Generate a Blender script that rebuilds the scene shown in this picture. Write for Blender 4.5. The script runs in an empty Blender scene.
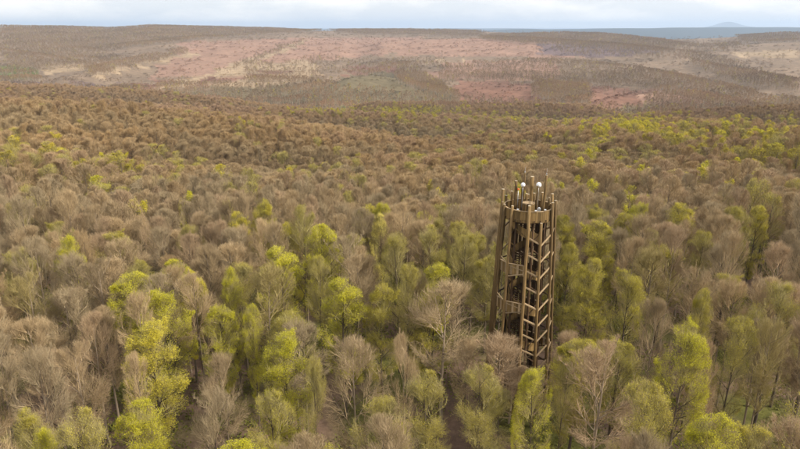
import bpy, bmesh, math
import numpy as np
from mathutils import Vector, noise as mnoise
sc = bpy.context.scene
COL = sc.collection
R_ = math.radians

# ------------------------------------------------------------------ camera, light, exposure
CAM_Z = 53.0
PITCH = R_(17.6)
FPX = 28.0 / 36.0 * 800.0
cd = bpy.data.cameras.new('camera'); cam = bpy.data.objects.new('camera', cd); COL.objects.link(cam)
cd.lens = 28.0; cd.sensor_width = 36.0; cd.clip_start = 0.5; cd.clip_end = 150000.0
cam.location = (0, 0, CAM_Z); cam.rotation_euler = (R_(90) - PITCH, 0, 0)
sc.camera = cam
SUN_EL, SUN_AZ = 36.0, 108.0          # azimuth clockwise from +Y
world = bpy.data.worlds.new('World'); sc.world = world; world.use_nodes = True
nt = world.node_tree; N = nt.nodes; L = nt.links
N.clear()
sky = N.new('ShaderNodeTexSky'); sky.sky_type = 'NISHITA'; sky.sun_disc = False
sky.sun_elevation = R_(SUN_EL); sky.sun_rotation = R_(SUN_AZ); sky.air_density = 1.0; sky.dust_density = 1.5
tc = N.new('ShaderNodeTexCoord')
sep = N.new('ShaderNodeSeparateXYZ'); L.new(tc.outputs['Generated'], sep.inputs[0])
# flat cloud deck : project direction on a plane
mx = N.new('ShaderNodeMath'); mx.operation = 'MAXIMUM'; mx.inputs[1].default_value = 0.0; L.new(sep.outputs['Z'], mx.inputs[0])
ad = N.new('ShaderNodeMath'); ad.operation = 'ADD'; ad.inputs[1].default_value = 0.06; L.new(mx.outputs[0], ad.inputs[0])
dx = N.new('ShaderNodeMath'); dx.operation = 'DIVIDE'; L.new(sep.outputs['X'], dx.inputs[0]); L.new(ad.outputs[0], dx.inputs[1])
dy = N.new('ShaderNodeMath'); dy.operation = 'DIVIDE'; L.new(sep.outputs['Y'], dy.inputs[0]); L.new(ad.outputs[0], dy.inputs[1])
cmb = N.new('ShaderNodeCombineXYZ'); L.new(dx.outputs[0], cmb.inputs[0]); L.new(dy.outputs[0], cmb.inputs[1])
cn = N.new('ShaderNodeTexNoise'); cn.inputs['Scale'].default_value = 5.0; cn.inputs['Detail'].default_value = 9; cn.inputs['Roughness'].default_value = 0.55
mp = N.new('ShaderNodeMapping'); mp.inputs['Location'].default_value = (3.1, 1.7, 0.4)
mp.inputs['Scale'].default_value = (1, 1, 3.2); L.new(tc.outputs['Generated'], mp.inputs[0]); L.new(mp.outputs[0], cn.inputs['Vector'])
cr = N.new('ShaderNodeValToRGB'); L.new(cn.outputs['Fac'], cr.inputs[0])
cr.color_ramp.elements[0].position = 0.45; cr.color_ramp.elements[0].color = (0.79, 0.81, 0.84, 1)
cr.color_ramp.elements[1].position = 0.60; cr.color_ramp.elements[1].color = (1.12, 1.07, 1.01, 1)
cs = N.new('ShaderNodeVectorMath'); cs.operation = 'SCALE'; cs.inputs['Scale'].default_value = 8.2
L.new(cr.outputs[0], cs.inputs[0])
mixc = N.new('ShaderNodeMixRGB'); mixc.inputs['Fac'].default_value = 0.8
L.new(sky.outputs[0], mixc.inputs[1]); L.new(cs.outputs[0], mixc.inputs[2])
bg = N.new('ShaderNodeBackground'); bg.inputs['Strength'].default_value = 0.115
L.new(mixc.outputs[0], bg.inputs['Color'])
wo = N.new('ShaderNodeOutputWorld'); L.new(bg.outputs[0], wo.inputs['Surface'])
sd = bpy.data.lights.new('sun', 'SUN'); sun = bpy.data.objects.new('sun', sd); COL.objects.link(sun)
sd.energy = 3.8; sd.angle = R_(10); sd.color = (1.0, 0.93, 0.82)
sdir = Vector((math.sin(R_(SUN_AZ)) * math.cos(R_(SUN_EL)), math.cos(R_(SUN_AZ)) * math.cos(R_(SUN_EL)), math.sin(R_(SUN_EL))))
sun.rotation_euler = sdir.to_track_quat('Z', 'Y').to_euler()
sc.view_settings.view_transform = 'Standard'; sc.view_settings.look = 'None'
sc.view_settings.exposure = 0.5; sc.view_settings.gamma = 1.0
sc.cycles.max_bounces = 6; sc.cycles.diffuse_bounces = 2; sc.cycles.glossy_bounces = 1
sc.cycles.transmission_bounces = 3; sc.cycles.volume_bounces = 1; sc.cycles.transparent_max_bounces = 4

# ------------------------------------------------------------------ helpers
rng = np.random.default_rng(7)
def tag(o, label=None, cat=None, group=None, kind=None):
    if label: o['label'] = label
    if cat: o['category'] = cat
    if group: o['group'] = group
    if kind: o['kind'] = kind
    return o
def link(name, me, parent=None, mat=None):
    o = bpy.data.objects.new(name, me); COL.objects.link(o)
    if parent is not None: o.parent = parent
    if mat is not None and me is not None and not me.materials: me.materials.append(mat)
    return o
def empty(name, loc=(0, 0, 0), rz=0):
    o = bpy.data.objects.new(name, None); COL.objects.link(o)
    o.location = loc; o.rotation_euler = (0, 0, rz); o.empty_display_size = 0.5
    return o
def np_mesh(name, V, F, mats=(), mi=None, smooth=False):
    """V (n,3), F list of (m,k) arrays"""
    me = bpy.data.meshes.new(name)
    V = np.asarray(V, np.float32)
    me.vertices.add(len(V)); me.vertices.foreach_set('co', V.ravel())
    F = [f for f in F if len(f)]
    loops = np.concatenate([f.ravel() for f in F]).astype(np.int32)
    sizes = np.concatenate([np.full(len(f), f.shape[1]) for f in F])
    starts = np.concatenate([[0], np.cumsum(sizes)[:-1]]).astype(np.int32)
    me.loops.add(len(loops)); me.loops.foreach_set('vertex_index', loops)
    me.polygons.add(len(sizes)); me.polygons.foreach_set('loop_start', starts)
    try: me.polygons.foreach_set('loop_total', sizes.astype(np.int32))
    except Exception: pass
    for m in mats: me.materials.append(m)
    if mi is not None: me.polygons.foreach_set('material_index', np.asarray(mi, np.int32))
    if smooth: me.polygons.foreach_set('use_smooth', np.ones(len(sizes), bool))
    me.update(calc_edges=True)
    return me

# ------------------------------------------------------------------ terrain
SP, CP = math.sin(PITCH), math.cos(PITCH)
def tan_dep(px, py):
    dxx = (px - 400) / FPX; dyy = (224.5 - py) / FPX
    hf = CP + dyy * SP
    return (SP - dyy * CP) / np.sqrt(dxx * dxx + hf * hf)
def azim(px, py):
    dxx = (px - 400) / FPX; dyy = (224.5 - py) / FPX
    return np.arctan2(dxx, CP + dyy * SP)
def project(x, y, z):
    zz = z - CAM_Z
    f = y * CP - zz * SP
    u = y * SP + zz * CP
    f = np.maximum(f, 0.1)
    return 400 + FPX * x / f, 224.5 - FPX * u / f
RR = np.array([0, 60, 110, 145, 185, 230, 280, 350, 450, 580, 720, 1000, 1300, 1600, 2000, 2800, 3600, 4500, 5200], float)
COLS = {   # photo column : picture row of canopy (below 900 m) or bare hill
  -150: [200, 176, 154, 138, 117, 104, 96, 96, 89, 84, 77, 64, 45, 33, 26, 25],
  0:    [200, 178, 158, 143, 122, 106, 97, 96.5, 88, 82, 76, 62, 44, 32, 25, 24.6],
  100:  [200, 180, 163, 150, 128, 108, 99, 98, 90, 84, 77, 61, 42, 31, 24.6, 24.2],
  200:  [200, 184, 172, 164, 142, 116, 104, 101, 93, 86, 77, 62, 42, 31, 24.6, 24.2],
  300:  [200, 186, 178, 172, 154, 126, 108, 104, 96, 88, 79, 64, 43, 32, 26.5, 26],
  400:  [200, 184, 172, 163, 148, 128, 112, 106, 99, 92, 84, 68, 47, 36, 29.5, 29],
  500:  [200, 182, 168, 158, 146, 132, 119, 111, 102, 94, 86, 70, 51, 41, 34.5, 35],
  600:  [200, 181, 165, 153, 141, 129, 119, 112, 102, 93, 84, 69, 50, 41, 37.5, 38],
  700:  [199, 180, 164, 150, 139, 130, 120, 113, 103, 93, 83, 67, 50, 42, 38.5, 39],
  800:  [198, 179, 163, 148, 137, 131, 121, 114, 104, 93, 83, 67, 50, 42, 37, 37],
  950:  [198, 179, 163, 147, 136, 131, 121, 114, 104, 93, 83, 67, 50, 40, 34, 34]}
_px = np.array(sorted(COLS)); _az = azim(_px.astype(float), 100.0)
ZT = np.zeros((len(_px), len(RR)))
for i, p in enumerate(_px):
    for j in range(3, len(RR)):
        yy = COLS[p][j - 3]
        zc = CAM_Z - RR[j] * tan_dep(float(p), yy)
        ZT[i, j] = zc - (20 if RR[j] < 900 else 9)
FAR_R = np.array([5200, 6500, 8500, 12000, 20000, 60000, 140000.])
LR = np.log(RR + 60)
def interp_cols(az, r):
    a = np.clip(az, _az[0], _az[-1]); l = np.log(np.clip(r, 0, 5200) + 60)
    ia = np.clip(np.searchsorted(_az, a) - 1, 0, len(_az) - 2); ta = (a - _az[ia]) / (_az[ia + 1] - _az[ia])
    ta = ta * ta * (3 - 2 * ta)
    ir = np.clip(np.searchsorted(LR, l) - 1, 0, len(LR) - 2); h = LR[ir + 1] - LR[ir]; t = (l - LR[ir]) / h
    def col(ii):
        z0 = ZT[ii, ir]; z1 = ZT[ii, ir + 1]
        zm = ZT[ii, np.maximum(ir - 1, 0)]; zp = ZT[ii, np.minimum(ir + 2, len(LR) - 1)]
        lm = LR[np.maximum(ir - 1, 0)]; lp = LR[np.minimum(ir + 2, len(LR) - 1)]
        m0 = (z1 - zm) / np.maximum(LR[ir + 1] - lm, 1e-6) * h * 0.8; m1 = (zp - z0) / np.maximum(lp - LR[ir], 1e-6) * h * 0.8
        t2 = t * t; t3 = t2 * t
        return (2*t3-3*t2+1)*z0 + (t3-2*t2+t)*m0 + (-2*t3+3*t2)*z1 + (t3-t2)*m1
    return col(ia) * (1 - ta) + col(ia + 1) * ta
_wr = np.random.default_rng(11)
def wavenoise(x, y, wl, n=7, seed=0):
    g = np.random.default_rng(100 + seed); s = np.zeros_like(x, float)
    for _ in range(n):
        a = g.uniform(0, 2 * math.pi); k = 2 * math.pi / (wl * g.uniform(0.7, 1.6)); ph = g.uniform(0, 6.28)
        s += np.sin(k * (x * math.cos(a) + y * math.sin(a)) + ph + 0.8 * np.sin(k * 0.6 * (y * math.cos(a) - x * math.sin(a)) + ph * 2))
    return s / math.sqrt(n)
def smooth(a, b, t):
    t = np.clip((t - a) / (b - a), 0, 1); return t * t * (3 - 2 * t)
RIDGES = [ # crest as (photo column, row, distance), tree height on it, front slope, back slope, rounding
  ([(150,190,165),(220,188,172),(300,183,180),(360,179,188),(430,173,195),(520,169,200),(620,167,205),(700,170,200),(760,174,190)], 20, .10, .26, 14),
  ([(-160,150,255),(-60,146,262),(0,148,262),(50,153,250),(90,160,235)], 20, .12, .26, 14),
  ([(-200,96,430),(-100,96,430),(0,97.5,430),(60,100,425),(120,104,420),(180,110,405),(250,116,385),(310,124,360),(370,133,340),(440,143,325)], 20, .13, .30, 22),
  ([(150,103.5,640),(220,105,640),(300,109,620),(380,112,600),(450,114,590),(520,118,560),(600,122,540),(660,128,510)], 20, .14, .25, 24),
  ([(400,158,250),(460,152,262),(520,150,270),(580,153,262)], 20, .14, .26, 16),
  ([(585,143,300),(620,137,315),(655,134,325),(700,137,320),(725,142,310)], 20, .14, .30, 14),
  ([(700,150,255),(735,143,270),(770,138,280),(820,135.5,290),(900,135,300)], 20, .14, .32, 14),
  ([(600,122,430),(660,119,450),(700,119,450),(740,122,440),(790,127,430)], 20, .14, .26, 18),
  ([(640,112,700),(700,109,740),(760,106,760),(840,104,760)], 20, .12, .22, 30),
  ([(380,104,900),(440,103,940),(520,106,900),(580,108,880)], 14, .12, .2, 30),
  ([(0,86,900),(60,88,880),(120,91,860),(170,95,820)], 16, .10, .2, 40),
  ([(325,86,1250),(348,76,1350),(372,72.8,1400),(395,76,1380),(412,86,1300)], 5, .13, .16, 30),
  ([(150,84,1350),(200,82,1400),(250,80,1450),(300,80,1450)], 6, .10, .16, 40),
  ([(590,100,1100),(625,92,1250),(665,90,1300),(705,98,1150)], 6, .12, .18, 30),
  ([(440,82,1500),(490,81,1500),(540,83,1450),(590,87,1400)], 8, .10, .2, 30),
  ([(400,62,2100),(460,60,2150),(520,57,2200),(580,60,2150),(640,66,1950),(700,78,1650),(760,91,1350)], 15, .09, .17, 50),
  ([(60,76,1700),(95,68,1900),(140,58,2300),(190,49,2700)], 6, .09, .17, 40),
  ([(180,72,2100),(240,66,2300),(300,60,2500),(350,58,2600)], 5, .07, .14, 60),
  ([(-100,44,2700),(0,48,2700),(40,53,2500),(85,62,2200)], 14, .09, .17, 50),
  ([(690,58,2300),(730,66,2000),(770,74,1800),(810,80,1700)], 14, .09, .18, 40),
  ([(380,41,3100),(430,37.5,3300),(500,37.5,3300),(560,41,3100),(620,45,2900),(680,52,2600)], 4, .07, .14, 80),
  ([(130,44,3000),(200,38,3300),(280,37,3400),(340,40,3300)], 4, .06, .14, 80),
  ([(470,33,4000),(520,31.5,4000),(560,31,3900),(600,32,3800),(640,35.5,3500),(700,44,3100),(740,51,2700)], 15, .07, .15, 60),
  ([(650,48,3000),(700,46,3100),(760,42,3300),(840,39,3400)], 5, .06, .14, 70),
  ([(650,37.5,4100),(710,35.5,4300),(750,33.2,4400),(800,31,4500),(880,31,4600)], 15, .05, .14, 80),
  ([(-120,25,4300),(0,25,4300),(60,25.5,4300),(110,27,4300),(150,24.3,4400),(200,25.2,4400),(260,27,4300),(300,28.6,4200)], 14, .06, .14, 80),
  ([(285,29,4500),(340,28.4,4600),(420,28.2,4600),(480,29.6,4600),(540,31.5,4500)], 14, .05, .12, 80)]
for k, (pts, th, kf, kb, w) in enumerate(RIDGES):
    az = np.array([float(azim(float(p[0]), float(p[1]))) for p in pts]); rr = np.array([p[2] for p in pts], float)
    zz = np.array([CAM_Z - p[2] * float(tan_dep(float(p[0]), float(p[1]))) - th for p in pts])
    RIDGES[k] = (az, rr, zz, kf, kb, w)
def height(x, y):
    x = np.asarray(x, float); y = np.asarray(y, float)
    r = np.hypot(x, y); az = np.arctan2(x, y)
    z = interp_cols(az, r)
    z = z - 17.0 * smooth(150, 235, r) + 3 * smooth(330, 480, r) - 9 * smooth(490, 640, r) + 9 * smooth(850, 1100, r) - 12.0 * smooth(800, 1400, r) - 14 * smooth(1600, 2600, r)
    z = z + 1.8 * smooth(130, 260, r) * wavenoise(x, y, 110, seed=1) + 5.0 * smooth(215, 330, r) * wavenoise(x, y, 125, seed=2)
    z = z + 9.0 * smooth(900, 2200, r) * wavenoise(x, y, 620, seed=3) * (1 - smooth(3300, 4300, r)) + 6.0 * smooth(900, 1500, r) * wavenoise(x, y, 260, seed=4) * (1 - smooth(3600, 4400, r))
    for (ra, rr, rz, kf, kb, w) in RIDGES:
        rc = np.interp(az, ra, rr); zc = np.interp(az, ra, rz)
        lat = np.where(az < ra[0], ra[0] - az, np.where(az > ra[-1], az - ra[-1], 0)) * rc
        d = r - rc
        k = np.where(d < 0, kf, kb)
        zr = zc - k * (np.sqrt(d * d + w * w) - w) - .16 * lat + .02 * w * wavenoise(x, y, 6 * w, seed=91)
        s_ = 1.5 + .05 * w
        m = np.maximum(z, zr); q = np.clip(1 - np.abs(z - zr) / (3 * s_), 0, 1)
        z = np.where(np.abs(az) < 1.4, m + q * q * s_ * .5, z)
    # beyond the last ridge the land falls away to a plain, with low blue ranges far off
    f = smooth(4800, 7500, r)
    plain = -130 + 14 * wavenoise(x, y, 2600, seed=5)
    rng1 = (70 + 112 * smooth(200, 4200, x)) * np.exp(-((y - 14500 + 1500 * np.sin(x / 5200.)) / 1500.) ** 2) * (0.93 + 0.03 * wavenoise(x, y, 3800, seed=6) + 0.03 * wavenoise(x, y, 1300, seed=8)) 
    rng2 = 150 * np.exp(-((y - 24000) / 2600.) ** 2) * (0.85 + 0.1 * wavenoise(x, y, 6000, seed=7))
    mtn = 330 * np.exp(-((x - 17400) / 620.) ** 2 - ((y - 34500) / 1500.) ** 2) + 200 * np.exp(-((x - 16500) / 900.) ** 2 - ((y - 34500) / 1500.) ** 2) + 190 * np.exp(-((x - 18500) / 900.) ** 2 - ((y - 34500) / 1500.) ** 2)
    z = z * (1 - f) + (plain + rng1 + rng2 + mtn) * f
    return z
# ------------------------------------------------------------------ what grows where, as patches on the hills
def in_poly(px, py, poly):
    ins = np.zeros(px.shape, bool); n = len(poly); j = n - 1
    for i in range(n):
        xi, yi = poly[i]; xj, yj = poly[j]
        c = ((yi > py) != (yj > py)) & (px < (xj - xi) * (py - yi) / (yj - yi + 1e-9) + xi)
        ins ^= c; j = i
    return ins
PINK, RUST, STRAW, MAUVE, OLIVE, TAN, GREEN = range(7)
PCOL = np.array([(.285, .175, .122), (.20, .108, .072), (.33, .24, .15), (.15, .105, .098), (.15, .12, .07), (.21, .15, .10), (.12, .15, .04)])
PATCH = [
  (PINK, [(180,42),(300,38),(420,37),(430,50),(300,62),(200,75),(150,80),(170,60)]),
  (PINK, [(400,40),(520,37),(620,42),(600,58),(500,56),(400,56)]),
  (MAUVE, [(540,44),(620,42),(660,52),(600,58),(540,54)]),
  (RUST, [(455,80),(540,82),(540,103),(460,101)]), (RUST, [(585,86),(665,90),(660,108),(590,107)]),
  (RUST, [(340,68),(400,64),(405,72),(350,80)]),
  (STRAW, [(232,66),(310,60),(330,74),(250,90),(170,86),(200,78)]), (STRAW, [(40,66),(90,62),(90,72),(40,74)]),
  (STRAW, [(440,60),(480,62),(480,76),(440,76)]),
  (PINK, [(440,62),(560,60),(560,80),(430,80)]), (TAN, [(660,48),(800,44),(800,60),(700,60)]), (STRAW, [(735,52),(800,50),(800,57),(740,58)]),
  (PINK, [(640,90),(720,96),(700,106),(640,106)]), (RUST, [(200,80),(290,70),(280,74),(200,86),(110,90),(90,86)]),
  (STRAW, [(306,39),(312,40),(262,60),(236,68),(170,90),(150,91),(225,67),(255,57)]), (STRAW, [(90,72),(190,52),(200,54),(100,78)]),
  (OLIVE, [(330,88),(340,80),(358,73),(385,71),(405,78),(415,92)]),
  (GREEN, [(340,104),(450,106),(450,112),(340,110)]), (GREEN, [(0,68),(32,66),(36,76),(0,78)]),
  (MAUVE, [(0,82),(120,84),(150,94),(0,95)]), (OLIVE, [(150,92),(330,84),(420,92),(430,104),(200,103)]),
  (OLIVE, [(400,92),(440,80),(460,101),(600,108),(800,100),(800,125),(400,110)])]
STAND = [ ([(300,40),(306,40),(256,60),(222,70),(216,70),(250,58)], .7), # dense stands of tall trees on the far hills: polygon, density
  ([(88,68),(140,56),(188,47),(188,52),(140,64),(90,75)], 1.0), ([(0,66),(34,64),(40,78),(0,80)], 1.0),
  ([(0,24),(110,23),(320,25),(320,30),(200,38),(100,50),(0,56)], .75), ([(0,56),(100,50),(130,60),(60,68),(0,64)], .7),
  ([(395,62),(410,62),(440,82),(455,96),(430,94),(400,78)], 1.0), ([(370,62),(400,60),(405,74),(375,68)], .6),
  ([(480,35),(590,31),(690,42),(660,52),(580,46),(480,39)], .9), ([(330,28),(480,30),(480,36),(340,33)], .7),
  ([(440,64),(560,58),(640,66),(760,92),(740,100),(660,88),(560,80),(440,78)], .62),
  ([(535,78),(585,82),(590,104),(540,100)], 1.0), ([(690,50),(720,56),(770,74),(800,78),(800,90),(740,84),(690,62)], .8),
  ([(300,56),(370,60),(390,72),(330,74),(290,66)], .3), ([(240,60),(320,66),(330,80),(250,84)], .3),
  ([(735,34),(800,32),(800,40),(740,42)], .8), ([(650,44),(740,40),(740,48),(660,54)], .35),
  ([(160,84),(330,84),(420,94),(600,106),(800,98),(800,130),(500,120),(300,110),(150,100)], .45),
  ([(0,84),(150,88),(180,104),(0,100)], .9), ([(540,40),(700,50),(690,60),(560,52)], .35),
  ([(640,96),(700,92),(800,100),(800,125),(640,112)], .8), ([(400,56),(440,60),(440,70),(400,62)], .35)]
def ground_color(x, y, z):
    px, py = project(x, y, z)
    w = 5 * wavenoise(x, y, 180, seed=21); w2 = 2 * wavenoise(x, y, 140, seed=22) * np.clip((py - 25) / 60, 0.15, 1)
    c = np.tile(PCOL[TAN], (len(x), 1)) * (1 + 0.12 * wavenoise(x, y, 300, seed=23))[:, None]
    far = np.hypot(x, y) > 620
    for k, poly in PATCH:
        m = in_poly(px + w, py + w2, poly) & far
        c[m] = PCOL[k] * (1 + 0.1 * wavenoise(x[m], y[m], 160, seed=24 + k))[:, None]
    r = np.hypot(x, y)
    # near forest floor: last year's leaves, with herbs coming up in drifts
    g = smooth(0.1, 1.3, wavenoise(x, y, 17, seed=31) + 0.35)
    litter = np.array([.175, .115, .08]); herb = np.array([.13, .125, .035])
    nr = litter * (1 - g)[:, None] + herb * g[:, None]
    t = smooth(560, 680, r)[:, None]
    c = nr * (1 - t) + c * t
    t = smooth(5000, 6500, r)[:, None]
    c = c * (1 - t) + np.array([.035, .045, .045]) * t
    return np.clip(c, 0.005, 0.9)

def build_terrain():
    az = np.concatenate([np.linspace(-math.pi, -0.75, 50)[:-1], np.linspace(-0.75, 0.75, 420), np.linspace(0.75, math.pi, 50)[1:-1]])
    r = np.concatenate([[4], np.geomspace(12, 5200, 250), np.geomspace(5350, 140000, 90)])
    A, Rr = np.meshgrid(az, r)
    x = (Rr * np.sin(A)).ravel(); y = (Rr * np.cos(A)).ravel(); z = height(x, y)
    n, m = len(r), len(az)
    idx = np.arange(n * m).reshape(n, m)
    nx = np.roll(idx, -1, axis=1)
    q = np.stack([idx[:-1], nx[:-1], nx[1:], idx[1:]], -1).reshape(-1, 4)
    V = np.vstack([np.stack([x, y, z], 1), [[0, 0, 0]]])
    fan = np.stack([np.full(m, n * m), nx[0], idx[0]], 1)
    me = np_mesh('ground', V, [q[:, ::-1], fan[:, ::-1]], smooth=True)
    c = ground_color(V[:, 0], V[:, 1], V[:, 2])
    ca = me.color_attributes.new('cover', 'FLOAT_COLOR', 'POINT')
    ca.data.foreach_set('color', np.hstack([c, np.ones((len(c), 1))]).astype(np.float32).ravel())
    return me

# ------------------------------------------------------------------ materials
def new_mat(name):
    m = bpy.data.materials.new(name); m.use_nodes = True
    return m, m.node_tree.nodes, m.node_tree.links, m.node_tree.nodes['Principled BSDF']
def mat_ground():
    m, N, L, b = new_mat('ground_cover')
    at = N.new('ShaderNodeAttribute'); at.attribute_name = 'cover'
    geo = N.new('ShaderNodeNewGeometry')
    n1 = N.new('ShaderNodeTexNoise'); n1.inputs['Scale'].default_value = 0.9; n1.inputs['Detail'].default_value = 8; n1.inputs['Roughness'].default_value = .7
    n2 = N.new('ShaderNodeTexNoise'); n2.inputs['Scale'].default_value = 0.055; n2.inputs['Detail'].default_value = 9; n2.inputs['Roughness'].default_value = .72
    L.new(geo.outputs['Position'], n1.inputs['Vector']); L.new(geo.outputs['Position'], n2.inputs['Vector'])
    mu = N.new('ShaderNodeMath'); mu.operation = 'MULTIPLY'; L.new(n1.outputs['Fac'], mu.inputs[0]); L.new(n2.outputs['Fac'], mu.inputs[1])
    mr = N.new('ShaderNodeMapRange'); mr.inputs['From Min'].default_value = .12; mr.inputs['From Max'].default_value = .4
    mr.inputs['To Min'].default_value = .55; mr.inputs['To Max'].default_value = 1.45; L.new(mu.outputs[0], mr.inputs['Value'])
    vs = N.new('ShaderNodeVectorMath'); vs.operation = 'SCALE'; L.new(at.outputs['Color'], vs.inputs[0]); L.new(mr.outputs[0], vs.inputs['Scale'])
    L.new(vs.outputs[0], b.inputs['Base Color']); b.inputs['Roughness'].default_value = 0.95; b.inputs['Specular IOR Level'].default_value = .1
    bp = N.new('ShaderNodeBump'); bp.inputs['Strength'].default_value = .6; bp.inputs['Distance'].default_value = .3
    L.new(n1.outputs['Fac'], bp.inputs['Height']); L.new(bp.outputs[0], b.inputs['Normal'])
    return m
def tinted(name, base, far=False, translucent=0.0, vary=0.16, rough=0.8, own=False):
    """colour of the thing times its own tint (object colour, or the instance's tint)"""
    m, N, L, b = new_mat(name)
    if far:
        t = N.new('ShaderNodeAttribute'); t.attribute_type = 'INSTANCER'; t.attribute_name = 'tint'; tout = t.outputs['Color']
    else:
        t = N.new('ShaderNodeObjectInfo'); tout = t.outputs['Color']
    geo = N.new('ShaderNodeNewGeometry')
    no = N.new('ShaderNodeTexNoise'); no.inputs['Scale'].default_value = 0.7; no.inputs['Detail'].default_value = 4
    L.new(geo.outputs['Position'], no.inputs['Vector'])
    ad = N.new('ShaderNodeMath'); ad.operation = 'MULTIPLY_ADD'; ad.inputs[1].default_value = .5
    L.new(no.outputs['Fac'], ad.inputs[0]); 
    m2 = N.new('ShaderNodeMath'); m2.operation = 'MULTIPLY'; m2.inputs[1].default_value = .5; L.new(geo.outputs['Random Per Island'], m2.inputs[0]); L.new(m2.outputs[0], ad.inputs[2])
    mr = N.new('ShaderNodeMapRange'); mr.inputs['To Min'].default_value = 1 - vary * 2; mr.inputs['To Max'].default_value = 1 + vary * 2
    mr.inputs['From Min'].default_value = .1; mr.inputs['From Max'].default_value = .9
    L.new(ad.outputs[0], mr.inputs['Value'])
    mu = N.new('ShaderNodeMixRGB'); mu.blend_type = 'MULTIPLY'; mu.inputs[0].default_value = 1; mu.inputs[1].default_value = (*base, 1)
    if own: mu.inputs[2].default_value = (1, 1, 1, 1)
    else: L.new(tout, mu.inputs[2])
    vs = N.new('ShaderNodeVectorMath'); vs.operation = 'SCALE'; L.new(mu.outputs[0], vs.inputs[0]); L.new(mr.outputs[0], vs.inputs['Scale'])
    L.new(vs.outputs[0], b.inputs['Base Color']); b.inputs['Roughness'].default_value = rough; b.inputs['Specular IOR Level'].default_value = .15
    if translucent:
        tr = N.new('ShaderNodeBsdfTranslucent'); L.new(vs.outputs[0], tr.inputs['Color'])
        mixs = N.new('ShaderNodeMixShader'); mixs.inputs[0].default_value = translucent
        L.new(b.outputs[0], mixs.inputs[1]); L.new(tr.outputs[0], mixs.inputs[2])
        L.new(mixs.outputs[0], N['Material Output'].inputs['Surface'])
    return m
M = {}
for far in (False, True):
    s = '_far' if far else ''
    M['bark' + s] = tinted('bark' + s, (.13, .10, .07), far=False, vary=.3)
    M['twig' + s] = tinted('twig' + s, (.405, .312, .195), far=far, vary=.22)
    M['twig_bud' + s] = tinted('twig_bud' + s, (.37, .31, .13), vary=.25, own=True)
    M['leaf' + s] = tinted('leaf' + s, (.58, .52, .07), far=far, translucent=.35, vary=.22, rough=.55)
M['ground'] = mat_ground()
M['bark_hill'] = tinted('bark_hill', (.34, .27, .20), vary=.3)
def wood(name, c1, c2, scale=1.0):
    m, N, L, b = new_mat(name)
    tc = N.new('ShaderNodeTexCoord'); mp = N.new('ShaderNodeMapping'); mp.inputs['Scale'].default_value = (9 * scale, 9 * scale, .5 * scale)
    oi = N.new('ShaderNodeObjectInfo')
    L.new(tc.outputs['Object'], mp.inputs[0])
    no = N.new('ShaderNodeTexNoise'); no.noise_dimensions = '4D'; no.inputs['Scale'].default_value = 1.6; no.inputs['Detail'].default_value = 7; no.inputs['Roughness'].default_value = .65
    L.new(mp.outputs[0], no.inputs['Vector']); ww = N.new('ShaderNodeMath'); ww.operation = 'MULTIPLY'; ww.inputs[1].default_value = 40
    L.new(oi.outputs['Random'], ww.inputs[0]); L.new(ww.outputs[0], no.inputs['W'])
    cr = N.new('ShaderNodeValToRGB'); cr.color_ramp.elements[0].position = .32; cr.color_ramp.elements[1].position = .68
    cr.color_ramp.elements[0].color = (*c1, 1); cr.color_ramp.elements[1].color = (*c2, 1); L.new(no.outputs['Fac'], cr.inputs[0])
    mr = N.new('ShaderNodeMapRange'); mr.inputs['To Min'].default_value = .55; mr.inputs['To Max'].default_value = 1.3; L.new(oi.outputs['Random'], mr.inputs['Value'])
    vs = N.new('ShaderNodeVectorMath'); vs.operation = 'SCALE'; L.new(cr.outputs[0], vs.inputs[0]); L.new(mr.outputs[0], vs.inputs['Scale'])
    L.new(vs.outputs[0], b.inputs['Base Color']); b.inputs['Roughness'].default_value = .75; b.inputs['Specular IOR Level'].default_value = .2
    bp = N.new('ShaderNodeBump'); bp.inputs['Distance'].default_value = .02; bp.inputs['Strength'].default_value = .5
    L.new(no.outputs['Fac'], bp.inputs['Height']); L.new(bp.outputs[0], b.inputs['Normal'])
    return m
M['log'] = wood('weathered_log', (.085, .053, .021), (.30, .192, .078))
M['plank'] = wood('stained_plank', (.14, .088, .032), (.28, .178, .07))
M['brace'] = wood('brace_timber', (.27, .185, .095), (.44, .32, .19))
M['dark_shade_wood'] = wood('dark_shade_timber', (.055, .032, .018), (.13, .075, .035))  # shade of the tower's inside put into a darker timber colour
M['cut_end'] = wood('cut_log_end', (.42, .34, .22), (.60, .50, .36))
def plain(name, col, rough=.5, metal=0.0, bump=0):
    m, N, L, b = new_mat(name)
    no = N.new('ShaderNodeTexNoise'); no.inputs['Scale'].default_value = 6; no.inputs['Detail'].default_value = 5
    mr = N.new('ShaderNodeMapRange'); mr.inputs['To Min'].default_value = .85; mr.inputs['To Max'].default_value = 1.1; L.new(no.outputs['Fac'], mr.inputs['Value'])
    rgb = N.new('ShaderNodeRGB'); rgb.outputs[0].default_value = (*col, 1)
    vs = N.new('ShaderNodeVectorMath'); vs.operation = 'SCALE'; L.new(rgb.outputs[0], vs.inputs[0]); L.new(mr.outputs[0], vs.inputs['Scale'])
    L.new(vs.outputs[0], b.inputs['Base Color']); b.inputs['Roughness'].default_value = rough; b.inputs['Metallic'].default_value = metal
    return m
M['white'] = plain('white_plastic', (.86, .87, .88), .35)
M['steel'] = plain('galvanised_steel', (.45, .45, .46), .45, .7)
M['orange'] = plain('orange_plastic', (.75, .16, .03), .35)
M['black'] = plain('dark_rubber', (.03, .03, .03), .5)

g = link('ground', build_terrain(), mat=M['ground']); tag(g, kind='structure')

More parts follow.
